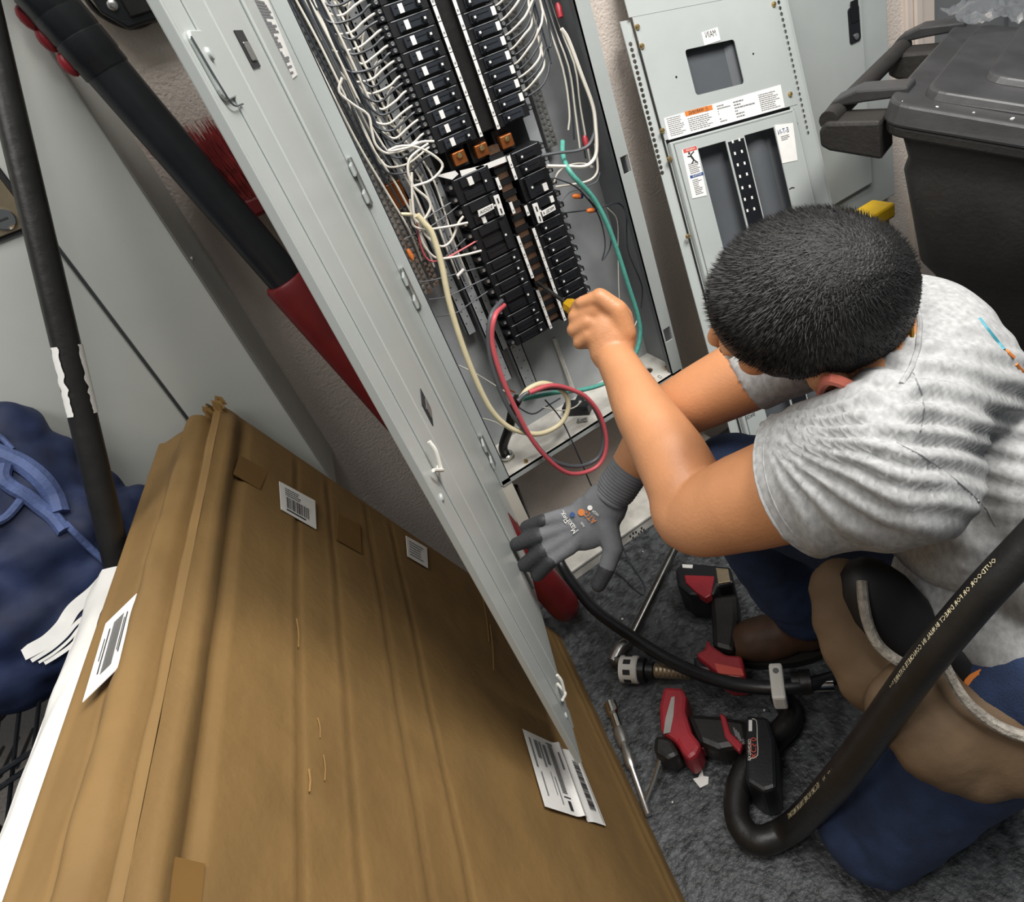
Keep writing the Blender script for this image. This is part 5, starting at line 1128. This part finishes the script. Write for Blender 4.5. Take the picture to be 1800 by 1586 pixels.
sh.ell(K(1660,630,.66), (CW((1,0,0))*.055, CW((0,1,0))*.060, CW((0,0,1))*.06), 16, 12); sh.ell(K(1665,665,.665), (CW((1,0,0))*.070, CW((0,1,0))*.070, CW((0,0,1))*.07), 16, 12); sh.ell(K(1600,565,.76), (CW((1,0,0))*.05, CW((0,1,0))*.055, CW((0,0,1))*.06), 16, 12); sh.ball(m(shN,mS,.25)+UP*.012+back*.02, .068); sh.ball(m(shF,mS,.25)+UP*.01, .058)
def folds(co, no):
    P = PJ(co); x, y = P[:,0], P[:,1]; d = np.zeros(len(co))
    th = np.arctan2(y-742, x-1330); r = np.hypot(y-742, x-1330)
    w = np.exp(-((r-190)/190)**2)*np.clip((th+.55)/.25, 0, 1)*np.clip((1.35-th)/.3, 0, 1)
    ph = th*17+.012*r*np.sin(th*2.2)+1.6*np.array([mnoise.noise(Vector((a*.008, c*.008, 1))) for a, c in zip(x, y)])
    d += w*.0055*np.abs(np.sin(ph))**1.5*1.4-w*.0035
    # long folds running from the neck along the back
    q = (y-680)-.22*(x-1500); w2 = np.exp(-((q)/120)**2)*np.clip((x-1480)/80, 0, 1)
    d += w2*.0042*np.sin(q*.16+1.2*np.array([mnoise.noise(Vector((a*.006, c*.010, 4))) for a, c in zip(x, y)])*2)
    # hem of sleeve
    t = ((co-shN) @ nrm(elN-shN))/np.linalg.norm(slN-shN); rad = np.linalg.norm(np.cross(co-shN, nrm(elN-shN)), axis=1)
    d += np.where((t > .70) & (rad < .12), .0022*np.exp(-((t-.97)/.05)**2)-.0012*np.exp(-((t-.88)/.02)**2), 0)
    return d+.0022*fbm(co, 17, 6)
so, sb = lump(sh, 't_shirt', 'shirt', PS, .0055, 5, folds)
sa = nrm(elN-shN); f1, f2 = MB().frame(sa)
for dz_ in (-.004, -.016): MB().tube([slN+sa*dz_+(f1*math.cos(t)+f2*math.sin(t))*(.0735+(.0008 if dz_ < -.01 else 0)) for t in np.linspace(0, 2*math.pi, 33)], .0022 if dz_ > -.01 else .001, 6, 1).build('sleeve_hem', 'shirt', PS, smooth=True)
# collar ring, shoulder seam, gold chain, back print
def dens(pth):
    a = np.array(pth, float); t = np.linspace(0, len(a)-1, 6*len(a)); return [(np.interp(k, range(len(a)), a[:,0]), np.interp(k, range(len(a)), a[:,1])) for k in t]
def seam(pth, mat='seam', w=.0006, nm='seam'):
    pth = dens(pth); P = [hit(sb, x, y, .0001) for x, y in pth]; P = [p for p in P if p is not None]
    if len(P) > 2: MB().tube(P, w, 5, 3).build(nm, mat, PS, smooth=True)
def rib(pth, bv, r, mat, nm, lift=0.0):
    pth = dens(pth); P = [hit(bv, x, y, lift) for x, y in pth]; P = [p for p in P if p is not None]
    if len(P) > 2: MB().tube(P, r, 8, 4).build(nm, mat, PS, smooth=True)
rib([(1585,470),(1600,500),(1612,535),(1617,570),(1614,610),(1603,645),(1585,675)], sb, .0026, 'shirt', 'collar')
rib([(1595,545),(1602,570),(1603,600),(1598,625),(1590,645)], bs, .0022, 'gold', 'gold_chain', .001)
seam([(1570,775),(1620,800),(1670,835),(1705,865),(1735,895),(1750,925)]); seam([(1605,655),(1620,690),(1625,720),(1618,760)])
for pth, mat in (([(1722,560),(1745,590),(1765,615)], 'teal_ink'), ([(1768,615),(1775,622),(1782,628)], 'orange'), ([(1786,640),(1793,648),(1800,655)], 'orange')): seam(pth, mat, .0018, 'back_print')
# ------------------------------------------------------------------ jeans, boots
jn = MB()
jn.ell(mH+UP*.0, (hax*.155, nrm(np.cross(hax, UP))*.12, UP*.10), 20, 12)
limb(jn, [(hipN,.100),(m(hipN,knN,.4),.092),(m(hipN,knN,.8),.080),(knN,.074)]); limb(jn, [(knN,.070),(m(knN,anN,.5),.064),(anN,.052)])
limb(jn, [(hipF,.098),(m(hipF,knF,.5),.086),(knF,.070)]); limb(jn, [(knF,.068),(m(knF,anF,.5),.062),(anF+UP*.03,.056)])
def jd(co, no):
    d = .006*fbm(co, 14, 3)+.003*np.abs(fbm(co, 34, 9)); return np.where(co[:,2] < .012, 0, d)
jo, jb = lump(jn, 'jeans', 'jeans', PS, .007, 4, jd)
for an, dirv in ((anF, nrm(fwd*np.array([1,1,0])+np.array([-.1,.0,0]))), (anN, nrm(anN-knN))):
    bt = MB(); a = np.array([an[0], an[1], 0]); s_ = nrm(np.cross(UP, dirv))
    bt.cap(a+UP*.045-dirv*.03, .038, a+UP*.040+dirv*.10, .034, 14); bt.cap(a+UP*.05, .045, a+UP*.13, .046, 14); bt.ell(a+dirv*.07+UP*.035, (dirv*.085, s_*.044, UP*.034), 16, 10)
    bo, _ = lump(bt, 'boot', 'boot', PS, .006, 4)
    b = MB(); pl = [(math.cos(t)*(.125 if math.cos(t) > 0 else .085), math.sin(t)*.045) for t in np.linspace(0, 2*math.pi, 21)[:-1]]
    b.prism(pl, a+dirv*.03, dirv, s_, UP*.016); b.build('boot_sole', 'boot_sole', bo)
# ------------------------------------------------------------------ work glove on the far hand
GL = MB(); gl_d = {}
wd_ = nrm(gp-wrF)
GL.ell(gp, (nrm(K(985,935,1.045)-K(1085,880,1.045))*.056, nrm(K(1050,960,1.045)-K(1020,870,1.045))*.043, CW((0,0,1))*.020), 18, 12)
GL.ell(K(1062,890,1.04), (nrm(K(1000,930,1.04)-K(1085,860,1.04))*.042, nrm(K(1090,910,1.04)-K(1050,850,1.04))*.038, CW((0,0,1))*.022), 16, 10)
fg = [((1000,905),(955,915),(925,926),.0105), ((992,925),(948,942),(908,957),.0118), ((992,945),(955,968),(922,993),.0122), ((1000,962),(968,985),(945,1010),.0120)]
for (a, b_, c_, r) in fg: GL.cap(K(1030,925,1.045), .017, K(*a,1.04), .0145, 10); GL.cap(K(*a,1.04), .0135, K(*b_,1.035), r, 10); GL.cap(K(*b_,1.035), r, K(*c_,1.055), r*.9, 10)
GL.cap(K(1062,915,1.04), .022, K(1078,965,1.03), .0165, 10); GL.cap(K(1078,965,1.03), .016, K(1066,1000,1.03), .0135, 10); GL.cap(K(1066,1000,1.03), .0135, K(1052,1028,1.035), .0115, 10)
go, gb = lump(GL, 'work_glove', 'glove', PS, .0034, 3)
# dipped darker finger ends
dp = MB()
for (a, b_, c_, r) in fg: dp.cap(K(*b_,1.035), r*1.06, K(*c_,1.055), r*1.0, 10)
dp.cap(K(1066,1000,1.03), .0142, K(1052,1028,1.035), .0122, 10)
lump(dp, 'dipped_fingertips', 'glove_dip', PS, .0032, 2)
cf = MB(); ca, cb = K(1075,872,1.04), K(1100,835,1.03); cd = nrm(cb-ca); prof = []
for i in range(25): prof.append((i*.0026-.004, .0315-.0030*math.exp(-((i-2)/3)**2)+(.0008 if i % 2 else -.0004)))
prof = [(-.006,.02)]+prof+[(prof[-1][0]+.001,.03)]
cf.lathe(ca, cd, prof, 28); cf.build('glove_cuff', 'glove_cuff', go, smooth=.5)
# the print on the back of the glove (mirrored lettering)
def gpt(x, y): 
    h = hit(gb, x, y, .0012); return h if h is not None else K(x, y, 1.01)
def gtext(body_, p0, p1, size, mat):
    a, c = gpt(*p0), gpt(*p1); ex = nrm(c-a); nn_ = nrm(EYE-(a+c)/2); ey = np.cross(nn_, ex)
    text('lettering', body_, (a+c)/2+nn_*.002, -ex, -ey if np.dot(ey, CW((-1,-.3,0))) < 0 else ey, size, mat, go, fit=float(np.linalg.norm(c-a)))
gtext('MaxiFlex.', (986,900), (1013,935), .015, 'white_sticker'); gtext('ATG', (1030,900), (1046,918), .014, 'orange'); gtext('34-874', (1022,918), (1027,926), .005, 'white_sticker'); gtext('HIGH', (1042,898), (1052,906), .006, 'white_sticker')
for q, r, m_ in (((1022,901),.0055,'orange'),((1037,893),.004,'white_sticker'),((1006,905),.004,'blue_label')):
    c = gpt(*q); n_ = nrm(EYE-c); f1, f2 = b.frame(n_); bb_ = MB(); bb_.add([c+n_*.0012+(f1*math.cos(t)+f2*math.sin(t))*r for t in np.linspace(0, 6.283, 15)[:-1]], [tuple(range(14))]); bb_.build('emblem', m_, go)
# ------------------------------------------------------------------ tool pouch hanging at the near hip
TPc = thing('tool_pouch', 'tan leather tool pouch hanging at the near hip', 'tool pouch', hipN*np.array([1,1,.5]))
def pouch(name, mat, pts, rimpts, dd_):
    b = MB()
    for x, y, d, r in pts: b.ell(K(x, y, d), (CW((1,0,0))*r, CW((0,1,0))*r, CW((0,0,1))*r*dd_), 16, 12)
    o, bv = lump(b, name, mat, TPc, .006, 6, lambda co, no: .004*fbm(co, 18, 2)); 
    if rimpts: MB().tube([K(*q) for q in rimpts], .006, 8, 5).build('piped_rim', 'trim_fuzzy', o, smooth=True)
    return o
pouch('small_pocket', 'leather', [(1475,1035,.77,.038),(1488,1085,.765,.042),(1508,1135,.76,.046),(1540,1180,.755,.050),(1580,1210,.75,.050),(1615,1200,.74,.045)], [(1515,1022,.735),(1518,1060,.725),(1527,1100,.72),(1545,1135,.715),(1575,1160,.71),(1600,1170,.71)], .5)
pouch('large_pocket', 'leather', [(1590,1250,.72,.045),(1620,1230,.72,.05),(1650,1290,.715,.055),(1690,1300,.71,.06),(1730,1320,.71,.055),(1790,1300,.70,.06),(1850,1290,.69,.06)], [(1662,1172,.685),(1682,1210,.68),(1710,1245,.675),(1760,1280,.67),(1830,1305,.66)], .5)
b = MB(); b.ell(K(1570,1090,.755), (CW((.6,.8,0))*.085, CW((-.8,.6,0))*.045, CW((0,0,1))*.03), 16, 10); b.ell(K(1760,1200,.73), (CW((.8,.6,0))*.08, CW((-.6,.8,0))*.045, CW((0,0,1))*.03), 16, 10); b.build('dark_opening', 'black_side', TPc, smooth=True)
b = MB(); b.tube([K(1640,1445,.80), K(1690,1400,.78), K(1720,1370,.76)], .011, 10, 3); b.build('hammer_loop', 'leather', TPc, smooth=True)
b = MB(); b.tube([K(1700,1200,.72), K(1750,1170,.70), K(1810,1150,.68)], .012, 10, 3); b.build('tool_handle', 'orange', TPc, smooth=True)
# ------------------------------------------------------------------ screwdriver in the near hand
tip = PY(945, 497, DB+.002); gr = K(1058, 578, .985); sd_ = nrm(gr-tip); tt_ = np.linspace(0, 1, 400); pp_ = PJ(tip+np.outer(tt_, gr-tip)); SL = float(tt_[np.argmin(np.abs(pp_[:,0]-1000))]*np.linalg.norm(gr-tip)); hnd = tip+sd_*SL
SD = thing('screwdriver', 'screwdriver with clear yellow handle held against the breakers', 'screwdriver', tip)
b = MB(); b.lathe(tip, sd_, [(0,.0022),(.01,.0036),(SL,.0036)], 10); b.build('shaft', 'steel_dark', SD, smooth=True)
b = MB(); pr = [(0,.008),(.002,.0125),(.010,.0135),(.016,.0115),(.026,.013),(.075,.0145),(.088,.012),(.092,.006)]; b.lathe(hnd, sd_, pr, 8); b.build('handle', 'yellow_tint', SD, smooth=.5)
